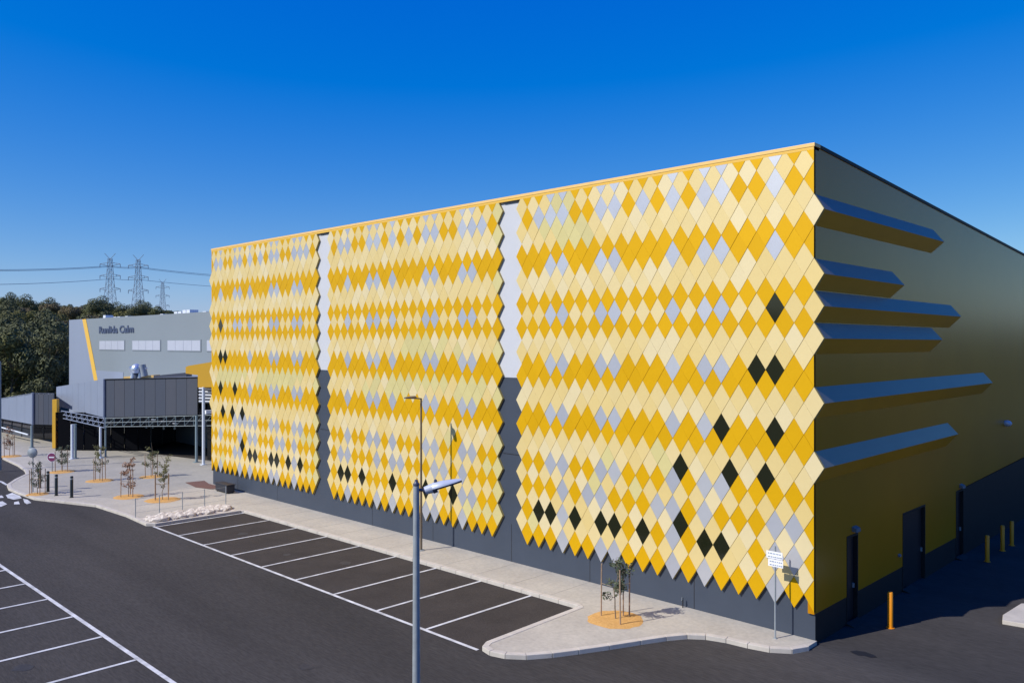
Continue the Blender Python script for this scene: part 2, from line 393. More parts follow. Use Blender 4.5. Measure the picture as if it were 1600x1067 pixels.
put(1, 2, {11:'B', 10:'B', 7:'B', 6:'B', 4:'B', 2:'B', 14:'S', 13:'S', 3:'S'})
put(1, 0, {2:'Y',3:'S',6:'S',7:'S',11:'S',13:'S',14:'Y',17:'S'}); put(1, 1, {h+.5:'G' for h in (0,16)})
put(1, 12, {k:'G' for k in range(2, 18) if k not in (10, 11)}); put(1, 11, {h+.5:'G' for h in range(3, 18) if h not in (10, 12, 11)})
put(1, 5, {0.5:'G', 1.5:'G'})
screens = {3: dict(x0=0.0, p=0.6226, hmin=0.5, hmax=19.5, kmin=0),
           2: dict(x0=-13.85, p=0.6189, hmin=-0.5, hmax=19.5, kmin=0),
           1: dict(x0=-27.65, p=0.6211, hmin=-0.5, hmax=18.5, kmin=0)}
def clip(poly, axis, lim, keep_less):
    o = []
    for a, c in zip(poly, poly[1:] + poly[:1]):
        ia = (a[axis] <= lim) if keep_less else (a[axis] >= lim); ic = (c[axis] <= lim) if keep_less else (c[axis] >= lim)
        if ia: o.append(a)
        if ia != ic:
            t = (lim - a[axis]) / (c[axis] - a[axis]); o.append((a[0]+(c[0]-a[0])*t, a[1]+(c[1]-a[1])*t))
    return o
tiles = []
for s, S in screens.items():
    for j in range(29):
        ks = list(range(20)) if j % 2 == 0 else [S['hmin'] + i for i in range(int(S['hmax'] - S['hmin']) + 1)]
        for k in ks:
            key = k if s != 3 else 19 - k
            c = rowcol[j]
            if j in srows and key in base: c = 'S'
            if j == 26 and key in base | {1, 9} | ({18} if s != 3 else set()): c = 'S'
            if j in (4, 2): c = 'Y'
            if s == 2 and k == -0.5 and c == 'C': c = 'G'
            if s == 1 and k == -0.5 and c == 'C' and j < 20: c = 'G'
            c = ov[s].get((k, j), c)
            tiles.append((s, S['x0'] - k*S['p'], Z0 + J*j, c, k, j, S['p']/2))
def tile_poly(x, z, hw, s, k, j, inset=True):
    # gap wider along one diagonal, where the sheets lap
    P = [(x+hw, z), (x, z+J), (x-hw, z), (x, z-J)]
    if inset:
        e = Vector((hw, J)).normalized(); ga, gb = 0.0065, 0.0015   # '/' seams, '\' seams
        # shift edges inwards
        def inter(p1, d1, p2, d2):
            den = d1.x*d2.y - d1.y*d2.x; t = ((p2.x-p1.x)*d2.y - (p2.y-p1.y)*d2.x)/den; return p1 + d1*t
        V = [Vector(p) for p in P]; E = []
        for i in range(4):
            a, c = V[i], V[(i+1) % 4]; d = (c-a).normalized(); nrm = Vector((-d.y, d.x)); g = gb if i in (0, 2) else ga
            E.append((a + nrm*g, d))
        P = [tuple(inter(E[i-1][0], E[i-1][1], E[i][0], E[i][1])) for i in range(4)]
    P = clip(P, 1, ZC - 0.002, True)
    if len(P) > 2 and s == 3 and k == 0 and j not in finrows: P = clip(P, 0, 0.0, True)
    if len(P) > 2 and s == 1 and k == 19 and j not in finrows: P = clip(P, 0, XL, False)
    return P
mesh_cache = {}
single = []; rest = MB(); restmats = [m for c in 'CYSGB' for m in TM[c]]; midx = {m.name: i for i, m in enumerate(restmats)}
back3 = {1: MB(), 2: MB(), 3: MB()}
tiles.sort(key=lambda t: -t[1])
glass_tiles = [t for t in tiles if t[3] == 'B']; plain = [t for t in tiles if t[3] != 'B']
YF, YK = -0.06, -0.047
rnd = random.Random(3)
def add_tile(t, name):
    s, x, z, c, k, j, hw = t
    P = tile_poly(x, z, hw, s, k, j)
    if len(P) < 3: return False
    mi = rnd.randrange(len(TM[c])); m = TM[c][mi]
    full = len(P) == 4 and z + J < ZC - 0.01 and not (k in (0, 19) and s in (1, 3))
    key = (s, c, mi)
    if full and key in mesh_cache: me = mesh_cache[key]
    else:
        bb = MB(); bb.prism([(px - x, YF, pz - z) for px, pz in P], (0, YK - YF, 0)); me = bb.mesh(name, m)
        if full: mesh_cache[key] = me
    o = bpy.data.objects.new(name, me); o.location = (x, 0, z)
    tilt = rnd.gauss(0, 0.007); o.rotation_euler = (tilt, 0, rnd.gauss(0, 0.007))
    link(o, wh); return True
cnt = 0
for t in plain:
    s, x, z, c, k, j, hw = t
    if cnt < 300:
        if add_tile(t, 'cladding_tile'): cnt += 1
    else:
        P = tile_poly(x, z, hw, s, k, j)
        if len(P) < 3: continue
        m = rnd.choice(TM[c]); ta, tb = rnd.gauss(0, 0.007), rnd.gauss(0, 0.007)
        q = [Vector((px, YF + (pz-z)*ta + (px-x)*tb, pz)) for px, pz in P]
        rest.prism(q, (0, YK - YF, 0), midx[m.name])
for t in glass_tiles: add_tile(t, 'diamond_window')
o = rest.build('cladding_tiles', restmats, wh); tag(o, label='smaller diamond tiles farther along the front', kind='stuff')
for t in tiles:
    s, x, z, c, k, j, hw = t
    P = tile_poly(x, z, hw*0.985, s, k, j, inset=False)
    if len(P) >= 3: back3[s].prism([(px, YK + 0.006, pz) for px, pz in P], (0, YW - 0.002 - (YK + 0.006), 0))
for s in (3, 2, 1): back3[s].build('screen_backing', M['backing'], wh)
# slot soffits (dark reveal on top of each recess)
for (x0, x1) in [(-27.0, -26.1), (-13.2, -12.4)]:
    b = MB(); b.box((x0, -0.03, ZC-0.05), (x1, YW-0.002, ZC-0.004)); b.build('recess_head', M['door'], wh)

# side wall (right), built in pieces round its openings; x = 0 plane
def side_poly(pts, name, m, x=0.0, th=-0.2):
    b = MB(); b.prism([(x, y, z) for y, z in pts], (th, 0, 0), tess=True); return b.build(name, m, wh)
ZB = 0.86
yA = YW + 0.26
rz = lambda y: TOP - 0.055*y + 0.0
yellow = [(-0.035, ZB), (2.36, ZB), (2.36, 2.80), (3.27, 2.80), (3.27, ZB), (7.39, ZB), (7.39, 2.81), (9.83, 2.81), (9.83, ZB),
          (13.66, ZB), (13.66, 2.78), (60, 4.3), (60, 11.9), (-0.035, TOP-0.14)]
# the sheets of the side cladding, each piece about a sheet wide
side_cuts = [-0.035, 2.36, 3.27, 7.39, 9.83, 13.66, 18, 22, 26, 30, 36, 42, 48, 54, 60]
def low(y0, y1):
    if (y0, y1) in ((2.36, 3.27), (7.39, 9.83)): return 2.80, 2.80
    if y1 <= 13.67: return ZB, ZB
    return 2.80 + (y0-13.66)*0.028, 2.80 + (y1-13.66)*0.028
for y0, y1 in zip(side_cuts, side_cuts[1:]):
    l0, l1 = low(y0, y1)
    side_poly([(y0, l0), (y1, l1), (y1, rz(y1)-0.10), (y0, rz(y0)-0.10)], 'side_cladding_sheet', M['side_yellow'])
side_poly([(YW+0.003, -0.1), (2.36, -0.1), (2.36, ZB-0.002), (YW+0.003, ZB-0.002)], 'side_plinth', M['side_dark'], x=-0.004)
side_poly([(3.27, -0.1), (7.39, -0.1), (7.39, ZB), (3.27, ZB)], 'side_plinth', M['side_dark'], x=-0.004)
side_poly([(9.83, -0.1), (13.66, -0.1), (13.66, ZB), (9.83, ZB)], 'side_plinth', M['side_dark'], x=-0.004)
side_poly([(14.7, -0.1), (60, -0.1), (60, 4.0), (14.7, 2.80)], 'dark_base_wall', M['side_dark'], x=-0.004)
for y0, y1 in [(2.36, 3.27), (7.39, 9.83), (13.66, 14.7)]:
    d = MB(); d.box((-0.16, y0, -0.1), (-0.12, y1, 2.80)); dd = d.build('door', M['door'], wh)
    h = MB(); h.box((-0.11, y1-0.2, 1.0), (-0.05, y1-0.16, 1.15)); h.build('handle', M['galv'], dd)
    fr = MB(); fr.box((-0.2, y0, 2.72), (0.012, y1, 2.797)); fr.box((-0.2, y0, -0.1), (0.012, y0+0.05, 2.719)); fr.box((-0.2, y1-0.05, -0.1), (0.012, y1, 2.719))
    fr.build('door_frame', M['side_dark'], wh)
    sl_ = MB(); sl_.prism([(0.01, y0-0.05, -0.055), (0.30, y0-0.05, -0.055), (0.01, y0-0.05, 0.03)], (0, min(0.9, y1-y0), 0)); sl_.build('door_sill', M['side_dark'], wh)
for y, z in [(2.95, 2.96), (14.28, 2.95), (6.99, 1.35)]:
    b = MB(); sc = 1 if z > 2 else 0.5
    b.prism([(0.002, y-0.17*sc, z-0.06*sc), (0.16*sc, y-0.17*sc, z-0.08*sc), (0.14*sc, y-0.17*sc, z+0.03*sc), (0.002, y-0.17*sc, z+0.09*sc)], (0, 0.34*sc, 0))
    b.build('wall_light', M['lamp_mid'], wh)
b = MB(); b.lathe((0.002, 21.3, 5.13), [(0.14, 0), (0.16, 0.12), (0.12, 0.24), (0.05, 0.30), (0.002, 0.31)], 14, axis=(1, 0, 0)); b.build('camera_dome', M['lamp_grey'], wh, smooth=True)
# side barge capping
b = MB(); b.prism([(-0.25, 0.36, rz(0.36)-0.11), (0.03, 0.36, rz(0.36)-0.11), (0.03, 0.36, rz(0.36)), (-0.25, 0.36, rz(0.36))], (0, 59.64, -0.055*59.64)); b.build('barge_capping', M['side_dark'], wh)
b = MB(); b.prism([(XL, 0.36, rz(0.36)-0.35), (-0.252, 0.36, rz(0.36)-0.35), (-0.252, 0.36, rz(0.36)-0.10), (XL, 0.36, rz(0.36)-0.10)], (0, 59.6, -0.055*59.6)); b.build('roof', M['roof'], wh)
b = MB(); b.box((XL, 0.31, -0.1), (XL+0.2, 60, 11.4)); b.build('left_wall', M['shed'], wh)
b = MB(); b.box((XL, 60.01, -0.1), (0, 60.2, 11.4)); b.build('rear_wall', M['shed'], wh)
# fins: the diamonds of the front folded along the side wall
FX = 0.305
for j, L in finrows.items():
    z = Z0 + J*j; y0 = -0.030
    f = empty('side_fin', (0, 0, 0)); f.parent = wh
    tip = (FX, z)
    e = 0.35
    A = [(0.002, y0, z+J-0.012), (FX-0.012, y0, z), (0.002, y0, z-J+0.012)]
    B_ = [(0.002, L-e, z+J-0.012), (FX-0.012, L+0.05, z), (0.002, L-e*1.6, z-J+0.012)]
    up = MB(); up.add([A[0], A[1], B_[1], B_[0], (0.002, y0, z+J-0.03), (FX-0.03, y0, z), (FX-0.03, L, z), (0.002, L-e, z+J-0.03)],
        [(0,1,2,3),(4,7,6,5),(0,4,5,1),(3,2,6,7)]); up.build('fin_top', M['fin_top'], f)
    lo = MB(); lo.add([A[1], A[2], B_[2], B_[1]], [(0,1,2,3)]); lo.add([B_[0], B_[1], B_[2]], [(0,1,2)]); lo.build('fin_underside', M['fin_yellow'], f)

# ---------------------------------------------------------------- neighbouring grey shed behind
sh = empty('grey_shed', W(108, 650, 95) * 1, label='large grey factory shed with a yellow stripe and white strip windows behind the canopies', cat='building')
sh.location.z = 0
YS = W(108, 537, 95).y
def onY(u, v, Y=YS):
    a = FW + RT*((u-800)/1280); t = (Y - CAM.y)/a.y
    return Vector((CAM.x + a.x*t, Y, 9 - (v-537)/1280*t))
def rel(par, pts): return [Vector(p) - par.location for p in pts]
TS = onY(108, 500).z
xl = onY(108, 500).x
def shpoly(pix, name, m, dy=0.0, th=0.25, ground=False):
    P = [onY(*p) for p in pix]
    b = MB(); b.prism([Vector((p.x, YS + dy, p.z)) - sh.location for p in P], (0, th, 0), tess=True); return b.build(name, m, sh)
x130, x150 = onY(129, 500), onY(148, 598)
def shw(pts, name, m, dy=0.0, th=0.25):
    b = MB(); b.prism([Vector((x, YS+dy, z)) - sh.location for x, z in pts], (0, th, 0), tess=True); return b.build(name, m, sh)
XR = -36.0
slant = lambda z: onY(129, 500).x + (TS - z) * (onY(148, 598).x - onY(129, 500).x) / (TS - onY(148, 598).z)
shw([(xl, -0.1), (slant(-0.1), -0.1), (slant(TS), TS), (xl, TS)], 'light_wall_panel', M['shed_lt'])
sw = 1.15
xw = sorted([onY(u, 540).x for u in (156, 195, 207.5, 251, 262.5, 314, 324, 372)])
zt, zb = onY(200, 532.5).z, onY(200, 546.5).z
# grey wall, standing-seam sheets
shw([(slant(-0.1)+sw, -0.1), (XR, -0.1), (XR, TS), (slant(TS)+sw, TS)], 'wall', M['shed'])
shw([(slant(-0.1)+0.003, -0.1), (slant(-0.1)+sw-0.003, -0.1), (slant(TS)+sw-0.003, TS-0.01), (slant(TS)+0.003, TS-0.01)], 'yellow_stripe', M['stripe'], dy=-0.04)
xx = [(156, 195), (207.5, 251), (262.5, 314), (324, 380)]
for u0, u1 in xx:
    X0, X1 = onY(u0, 540).x, onY(u1, 540).x
    fr = shw([(X0-0.08, zb-0.08), (X1+0.08, zb-0.08), (X1+0.08, zt+0.08), (X0-0.08, zt+0.08)], 'window', M['shed'], dy=-0.04, th=0.037)
    k = 4
    for q in range(k):
        a0 = X0 + (X1-X0)*q/k + 0.02; a1 = X0 + (X1-X0)*(q+1)/k - 0.02
        b = MB(); b.box(Vector((a0, YS-0.06, zb)) - sh.location, Vector((a1, YS-0.043, zt)) - sh.location); b.build('pane', M['shed_win'], fr)
# lower pale band and roof
za = onY(170, 580).z
shw([(slant(za)+sw+0.01, 0), (onY(193, 580).x, 0), (onY(193, 580).x, za), (slant(za)+sw+0.01, za)], 'lower_wall_band', M['shed_lt'], dy=-0.03, th=0.027)
b = MB(); b.prism([Vector(p) - sh.location for p in [(xl, YS+0.26, TS-0.3), (XR, YS+0.26, TS-0.3), (XR, YS+0.26, TS-0.05), (xl, YS+0.26, TS-0.05)]], (0, 40, 1.2)); b.build('roof', M['roof'], sh)
b = MB(); b.box(Vector((xl, YS+0.26, -0.1)) - sh.location, Vector((xl+0.2, YS+40, TS-0.31)) - sh.location); b.build('end_wall', M['shed_lt'], sh)
for u in [152, 168, 174, 186, 240, 262, 268, 275, 281, 306]:
    p = onY(u, 500); b = MB(); b.box(Vector((p.x, YS+0.6, TS)) - sh.location, Vector((p.x+0.7, YS+1.4, TS+0.10+0.12*(u % 3))) - sh.location); b.build('roof_vent', M['col_white'], sh)
# lettering
def text(body, size, name, m, parent, loc, rot, ext=0.02):
    c = bpy.data.curves.new(name, 'FONT'); c.body = body; c.size = size; c.extrude = ext; c.resolution_u = 3; c.offset = 0.025*size
    t = bpy.data.objects.new(name, c); scn.collection.objects.link(t)
    dg = bpy.context.evaluated_depsgraph_get(); me = bpy.data.meshes.new_from_object(t.evaluated_get(dg))
    bpy.data.objects.remove(t); o = bpy.data.objects.new(name, me); me.materials.clear(); me.materials.append(m)
    link(o, parent); o.location = loc; o.rotation_euler = rot; return o
pt = onY(155, 520.5)
tx = text('Runlida Calm', 1.45, 'wall_lettering', M['ink'], sh, Vector((pt.x, YS-0.04, pt.z)) - sh.location, (R(90), 0, 0), 0.03)
wd = onY(209, 520).x - pt.x
tx.scale = (wd / tx.dimensions.x, 0.70, 1)

# ---------------------------------------------------------------- entry canopies
def building_at(name, d0, **k):
    p = W(*d0); p.z = 0; return empty(name, p, **k)
def quadprism(par, corners, name, m, th):
    """corners: list of world vectors of a planar-ish quad, thickened by vector th"""
    b = MB(); b.prism([Vector(c) - par.location for c in corners], th, tess=True); return b.build(name, m, par)
cn = building_at('entry_canopy', (163, 700, 64.7), label='entry canopy with a charcoal ribbed fascia above a foyer of shade-blackened walls and glass left of the warehouse', cat='building')
A = W(88, 537, 76); B = W(163, 537, 64.7); C = W(308.5, 537, 62.3)
zA1, zB1, zC1 = 5.0, 6.22, 6.48
zA0, zB0, zC0 = 3.25, 3.18, 3.62
bk = FW*0.15
nF = 9
nrmf = (C - B).normalized()
for i in range(nF):
    t0, t1 = i/nF, (i+1)/nF; p0 = B.lerp(C, t0) + nrmf*0.012; p1 = B.lerp(C, t1) - nrmf*0.012
    zz = lambda t, a, c: a + (c-a)*t
    q = [Vector((p0.x, p0.y, zz(t0, zB0, zC0))), Vector((p1.x, p1.y, zz(t1, zB0, zC0))), Vector((p1.x, p1.y, zz(t1, zB1, zC1)-0.08)), Vector((p0.x, p0.y, zz(t0, zB1, zC1)-0.08))]
    quadprism(cn, q, 'fascia_panel', M['canopy_dk'][[0,1,0,2,0,2,1,0,1][i]], FW*(0.15 + 0.02*(i % 2)))
q = [Vector((B.x, B.y, zB0)), Vector((C.x, C.y, zC0)), Vector((C.x, C.y, zC1-0.1)), Vector((B.x, B.y, zB1-0.1))]
quadprism(cn, [p + FW*0.18 for p in q], 'fascia_backing', M['side_dark'], FW*0.1)
q = [Vector((B.x, B.y, zB1-0.07)), Vector((C.x, C.y, zC1-0.07)), Vector((C.x, C.y, zC1)), Vector((B.x, B.y, zB1))]
quadprism(cn, [p - FW*0.05 for p in q], 'fascia_capping', M['side_dark'], FW*0.3)
nL = 8; dr = (B - A).normalized()
for i in range(nL):
    t0, t1 = i/nL, (i+1)/nL; p0 = A.lerp(B, t0) + dr*0.01; p1 = A.lerp(B, t1) - dr*0.01
    zz = lambda t, a, c: a + (c-a)*t
    q = [Vector((p0.x, p0.y, zz(t0, zA0, zB0))), Vector((p1.x, p1.y, zz(t1, zA0, zB0))), Vector((p1.x, p1.y, zz(t1, zA1, zB1))), Vector((p0.x, p0.y, zz(t0, zA1, zB1)))]
    quadprism(cn, q, 'side_fascia_panel', M['canopy_lt'], FW*0.14)
# corner trim, roof
b = MB(); b.tube(Vector((B.x, B.y, zB0-0.02)) - FW*0.05 - cn.location, Vector((B.x, B.y, zB1)) - FW*0.05 - cn.location, 0.09, n=6); b.build('corner_trim', M['canopy_lt'], cn)
Ab = A + FW*9; Cb = C + FW*16; Bb = B
rf = [Vector((A.x, A.y, zA1-0.1)), Vector((B.x, B.y, zB1-0.2)), Vector((C.x, C.y, zC1-0.2)), Vector((Cb.x, Cb.y, zC1-0.2)), Vector((Ab.x, Ab.y, zA1-0.1))]
quadprism(cn, [p + FW*0.3 for p in rf], 'roof', M['shed_lt'], (0, 0, 0.12))
# ceiling
cl = [Vector((p.x, p.y, 3.62)) + FW*0.32 for p in (A, B, C, Cb, Ab)]
cl[0].z = 3.3; cl[4].z = 3.3
quadprism(cn, cl, 'ceiling', M['canopy_dk'][1], (0, 0, 0.08))
# truss band below the fascia
def truss(par, P, Q, z0a, z1a, z0b, z1b, n, m, r=0.045, name='truss_frame'):
    b = MB(); lo = []; hi = []
    for i in range(n+1):
        t = i/n; p = P.lerp(Q, t); lo.append(Vector((p.x, p.y, z0a+(z0b-z0a)*t)) - par.location); hi.append(Vector((p.x, p.y, z1a+(z1b-z1a)*t)) - par.location)
    for L_ in (lo, hi, [(a+c)/2 for a, c in zip(lo, hi)]):
        b.tube(L_[0], L_[-1], r, n=6)
    for i in range(n+1): b.tube(lo[i], hi[i], r, n=6)
    for i in range(n): b.tube(lo[i], hi[i+1], r*0.7, n=5)
    return b.build(name, m, par)
truss(cn, W(96, 537, 69), W(163, 537, 64.2), 2.75, 3.35, 2.42, 3.15, 8, M['canopy_lt'], 0.036)
truss(cn, W(165, 537, 64.2), W(331, 537, 62), 2.5, 3.15, 2.8, 3.6, 12, M['col_grey'], 0.022)
# louvre sheet between the truss chords of the front
for i in range(7):
    t = i/7; a = W(165, 537, 65.2); c = W(330, 537, 63); z = 2.6 + i*0.13
    b = MB(); b.prism([Vector((a.x, a.y, z)) - cn.location, Vector((c.x, c.y, z+0.22)) - cn.location, Vector((c.x, c.y, z+0.27)) - cn.location, Vector((a.x, a.y, z+0.05)) - cn.location], FW*0.08)
    b.build('louvre', M['canopy_dk'][1], cn)
def column(par, u, v, zt_, m, r=0.11, name='column', z0=0.06):
    d = (9-ZP)*1280/(v-537); p = W(u, v, d); p.z = 0
    b = MB(); r *= 0.72; b.tube(p + Vector((0, 0, z0)) - par.location, p + Vector((0, 0, zt_)) - par.location, r, n=10); b.box(p + Vector((-0.2, -0.2, z0)) - par.location, p + Vector((0.2, 0.2, z0+0.04)) - par.location)
    return b.build(name, m, par, smooth=True)
column(cn, 113, 717, 2.75, M['col_white'], 0.16); column(cn, 118, 716, 2.75, M['col_grey'], 0.12)
column(cn, 157, 716, 2.5, M['col_white'], 0.13); column(cn, 165, 714, 3.2, M['col_grey'], 0.1)
column(cn, 307, 722, 3.6, M['col_grey'], 0.14); column(cn, 318, 726, 5.8, M['col_white'], 0.15)
# foyer behind: walls blackened for the canopy shade, then glazing with mullions
g0 = W(88, 537, 68.8); g1 = W(236, 537, 68.2); g2 = W(300, 537, 80); g3 = W(345, 537, 78)
def wallseg(par, p, q, z0, z1, n, name, m, mm):
    for i in range(n):
        a = p.lerp(q, i/n); c = p.lerp(q, (i+1)/n); t = (c-a).normalized()
        a2 = a + t*0.05; c2 = c - t*0.05
        quadprism(par, [Vector((a2.x, a2.y, z0)), Vector((c2.x, c2.y, z0)), Vector((c2.x, c2.y, z1)), Vector((a2.x, a2.y, z1))], name, m, FW*0.05)
        quadprism(par, [Vector((a.x, a.y, z0)) - t*0.04, Vector((a.x, a.y, z0)) + t*0.04, Vector((a.x, a.y, z1)) + t*0.04, Vector((a.x, a.y, z1)) - t*0.04], 'mullion', mm, FW*-0.06)
wallseg(cn, g0, g1, ZP, 3.25, 7, 'dark_wall_panel', M['foyer'], M['foyer'])
wallseg(cn, g1, g2, ZP, 3.6, 4, 'glass_panel', M['glass'], M['col_grey'])
wallseg(cn, g2, g3, ZP, 6.0, 3, 'wall_panel', M['canopy_dk'][1], M['side_dark'])
for u, d, z0, z1 in [(229, 68, 2.0, 3.6), (239, 68, 2.0, 3.6), (256, 67, 2.0, 3.6), (273, 66, 2.1, 3.6)]:
    p = W(u, 537, d); b = MB(); b.tube(Vector((p.x, p.y, z0)) - cn.location, Vector((p.x, p.y, z1)) - cn.location, 0.08, n=8); b.build('pendant_light', M['col_grey'], cn)
for u, v, l in [(240, 655, 10), (255, 658, 9), (273, 661, 12)]:
    p = W(u, v, 63.5); b = MB(); b.box(p - cn.location - Vector((l*0.02, 0.1, 0.05)), p - cn.location + Vector((l*0.02, 0.1, 0.03))); b.build('bracket', M['steel'], cn)
# orange link bulkhead between canopy and warehouse
lk = building_at('link_bulkhead', (310, 700, 60), label='bright orange bulkhead joining the entry canopy to the warehouse corner', cat='bulkhead')
pix = [(290, 573.5), (294, 571.5), (345, 563), (345, 605), (309, 605), (309, 586), (290, 583.5)]
b = MB(); b.prism([W(u, v, 60.5) - lk.location for u, v in pix], FW*3, tess=True); b.build('bulkhead_box', M['orange'], lk)
b = MB(); p0 = W(312, 606, 61) - lk.location; p1 = W(345, 628, 61) - lk.location
for k in range(5):
    a = W(311, 607+k*5, 61.5); c = W(345, 608+k*5, 61.5); b.tube(a - lk.location, c - lk.location, 0.09, n=6)
b.build('louvre_pipes', M['col_white'], lk)
b = MB(); b.box(W(322, 641, 59) - lk.location, W(345, 645, 60) - lk.location); b.build('bracket', M['sign_white'], lk)
b = MB(); a = W(316, 605, 62); c = W(350, 605, 62)
b.prism([W(324, 606, 63) - lk.location, W(352, 606, 63) - lk.location, W(352, 720, 63) - lk.location, W(324, 720, 63) - lk.location], FW*0.2); b.build('back_wall', M['side_dark'], lk)

P = [W(240, 537, 66.5), W(330, 537, 62.5), W(340, 537, 78), W(236, 537, 78), W(236, 537, 68)]
sheet('foyer_floor', [(p.x, p.y) for p in P], ZP+0.008, M['asphalt_bay'])  # dark floor sheet that paints in the shade under the canopy
# rooftop exhaust on the canopy
ex = building_at('rooftop_exhaust', (215, 590, 67), label='silver domed exhaust unit with bent ducts on the canopy roof', cat='exhaust unit')
ex.location.z = 6.1
def rp(u, v, d=67): return W(u, v, d) - ex.location
b = MB(); b.lathe(rp(213, 576), [(0.34, -0.35), (0.42, -0.1), (0.40, 0.1), (0.28, 0.3), (0.1, 0.4), (0.002, 0.42)], 16); b.build('dome', M['steel'], ex, smooth=True)
b = MB(); b.tube(rp(213, 577), rp(213, 593), 0.18, n=12); b.build('riser', M['canopy_dk'][0], ex, smooth=True)
for (u0, v0, u1, v1) in [(203, 573, 208, 585), (208, 584, 206, 594), (228, 574, 222, 583), (220, 581, 217, 594)]:
    b = MB(); b.tube(rp(u0, v0), rp(u1, v1), 0.16, n=12); b.build('duct', M['steel'], ex, smooth=True)
b = MB(); b.tube(rp(222, 570), rp(226, 588), 0.28, n=12); b.build('fan_housing', M['galv'], ex, smooth=True)
b = MB(); b.prism([rp(193, 588.5), rp(240, 586), rp(240, 592), rp(193, 594)], FW*1.2); b.build('plinth', M['cap'], ex)
b = MB(); b.prism([rp(240, 587), rp(291, 582), rp(291, 589), rp(240, 591)], FW*1.2); b.build('duct_cover', M['canopy_dk'][1], ex)

# second canopy at far left
c2 = building_at('side_canopy', (52, 700, 71.8), label='low canopy with pale blue grey fascia at the far left edge', cat='building')
B2 = W(52, 537, 71.8); A2 = W(-60, 537, 86); C2 = W(84, 537, 71.2)
z2 = dict(a0=1.9, a1=2.4, b0=1.95, b1=4.70, c0=1.95, c1=4.75)
nL = 10; dr = (B2 - A2).normalized()
for i in range(nL):
    t0, t1 = i/nL, (i+1)/nL; p0 = A2.lerp(B2, t0) + dr*0.01; p1 = A2.lerp(B2, t1) - dr*0.01
    zt2 = lambda t: 2.6 + (4.70-2.6)*t
    quadprism(c2, [Vector((p0.x, p0.y, 1.92)), Vector((p1.x, p1.y, 1.92)), Vector((p1.x, p1.y, zt2(t1))), Vector((p0.x, p0.y, zt2(t0)))], 'side_fascia_panel', M['canopy_lt'], FW*0.14)
for i in range(4):
    p0 = B2.lerp(C2, i/4); p1 = B2.lerp(C2, (i+1)/4); t = (p1-p0).normalized()*0.01; p0 = p0+t; p1 = p1-t
    quadprism(c2, [Vector((p0.x, p0.y, 1.95)), Vector((p1.x, p1.y, 1.95)), Vector((p1.x, p1.y, 4.7)), Vector((p0.x, p0.y, 4.7))], 'fascia_panel', M['canopy_dk'][i % 3], FW*0.14)
Ab2 = W(-60, 537, 98); Cb2 = W(84, 537, 90)
quadprism(c2, [Vector((A2.x, A2.y, 2.5)), Vector((B2.x, B2.y, 4.6)), Vector((C2.x, C2.y, 4.6)), Vector((Cb2.x, Cb2.y, 3.2)), Vector((Ab2.x, Ab2.y, 1.2))], 'roof', M['shed_lt'], (0, 0, 0.08))
b = MB(); b.tube(Vector((B2.x, B2.y, 1.9)) - FW*0.06 - c2.location, Vector((B2.x, B2.y, 4.72)) - FW*0.06 - c2.location, 0.10, n=6); b.build('corner_trim', M['canopy_lt'], c2)
column(c2, 50, 699, 1.95, M['col_grey'], 0.16)
g0 = W(-60, 537, 92); g1 = W(50, 537, 77); g2 = W(86, 537, 76)
wallseg(c2, g1, g2, ZP, 2.1, 2, 'glass_panel', M['glass'], M['door'])
wallseg(c2, g0, g1, ZP, 0.9, 8, 'wall_panel', M['canopy_dk'][1], M['side_dark'])
wallseg(c2, g0, g1, 1.0, 2.4, 8, 'glass_panel', M['glass'], M['canopy_dk'][0])
b = MB(); a = W(0, 667, 78); c = W(44, 679, 73.5); b.tube(a - c2.location, c - c2.location, 0.07, n=6); b.build('white_rail', M['col_white'], c2)
# orange portal frame
pf = building_at('orange_portal', (90, 700, 70), label='tall orange portal frame standing between the two canopies', cat='portal')
for u0, u1, v0, v1, nm in [(81.5, 88.5, 624, 700, 'post'), (95, 98, 657, 700, 'post'), (88.6, 98, 653, 657, 'beam')]:
    b = MB(); b.prism([W(u0, v1, 70) - pf.location, W(u1, v1, 70) - pf.location, W(u1, v0, 70) - pf.location, W(u0, v0, 70) - pf.location], FW*0.4); b.build(nm, M['orange'], pf)

# ---------------------------------------------------------------- lamps
def lamp_head(par, p, dirv, L, tilt, m1, m2, hw=0.12):
    """p: start of head, dirv horizontal direction"""
    d = Vector(dirv).normalized(); up = Vector((0, 0, 1)); a = (d*math.cos(tilt) + up*math.sin(tilt)); s = d.cross(up).normalized(); n = s.cross(a).normalized()
    prof = [(0, 0.55, 0.075), (0.12, 1.0, 0.10), (0.45, 1.0, 0.085), (0.8, 0.8, 0.05), (1.0, 0.5, 0.025)]
    b = MB(); vs = []
    for t, ww, hh in prof:
        for q in range(10):
            an = math.pi*q/9; vs.append(p + a*(L*t) + s*(hw*ww*math.cos(an)) + n*(hh*math.sin(an)))
    k = len(prof); fs = [(i*10+q, i*10+q+1, (i+1)*10+q+1, (i+1)*10+q) for i in range(k-1) for q in range(9)]
    fs += [tuple(range(10)), tuple(range((k-1)*10, k*10))[::-1]]
    b.add(vs, fs); o = b.build('lamp_head', m1, par, smooth=True)
    b = MB(); vs = []
    for t, ww, hh in prof:
        vs += [p + a*(L*t) + s*hw*ww, p + a*(L*t) - s*hw*ww, p + a*(L*t) - s*hw*ww*0.85 - n*0.035, p + a*(L*t) + s*hw*ww*0.85 - n*0.035]
    fs = [(i*4+q, i*4+(q+1) % 4, (i+1)*4+(q+1) % 4, (i+1)*4+q) for i in range(k-1) for q in range(4)] + [(0,1,2,3), tuple(range((k-1)*4, k*4))[::-1]]
    b.add(vs, fs); b.build('lens_tray', m2, o)
    return o
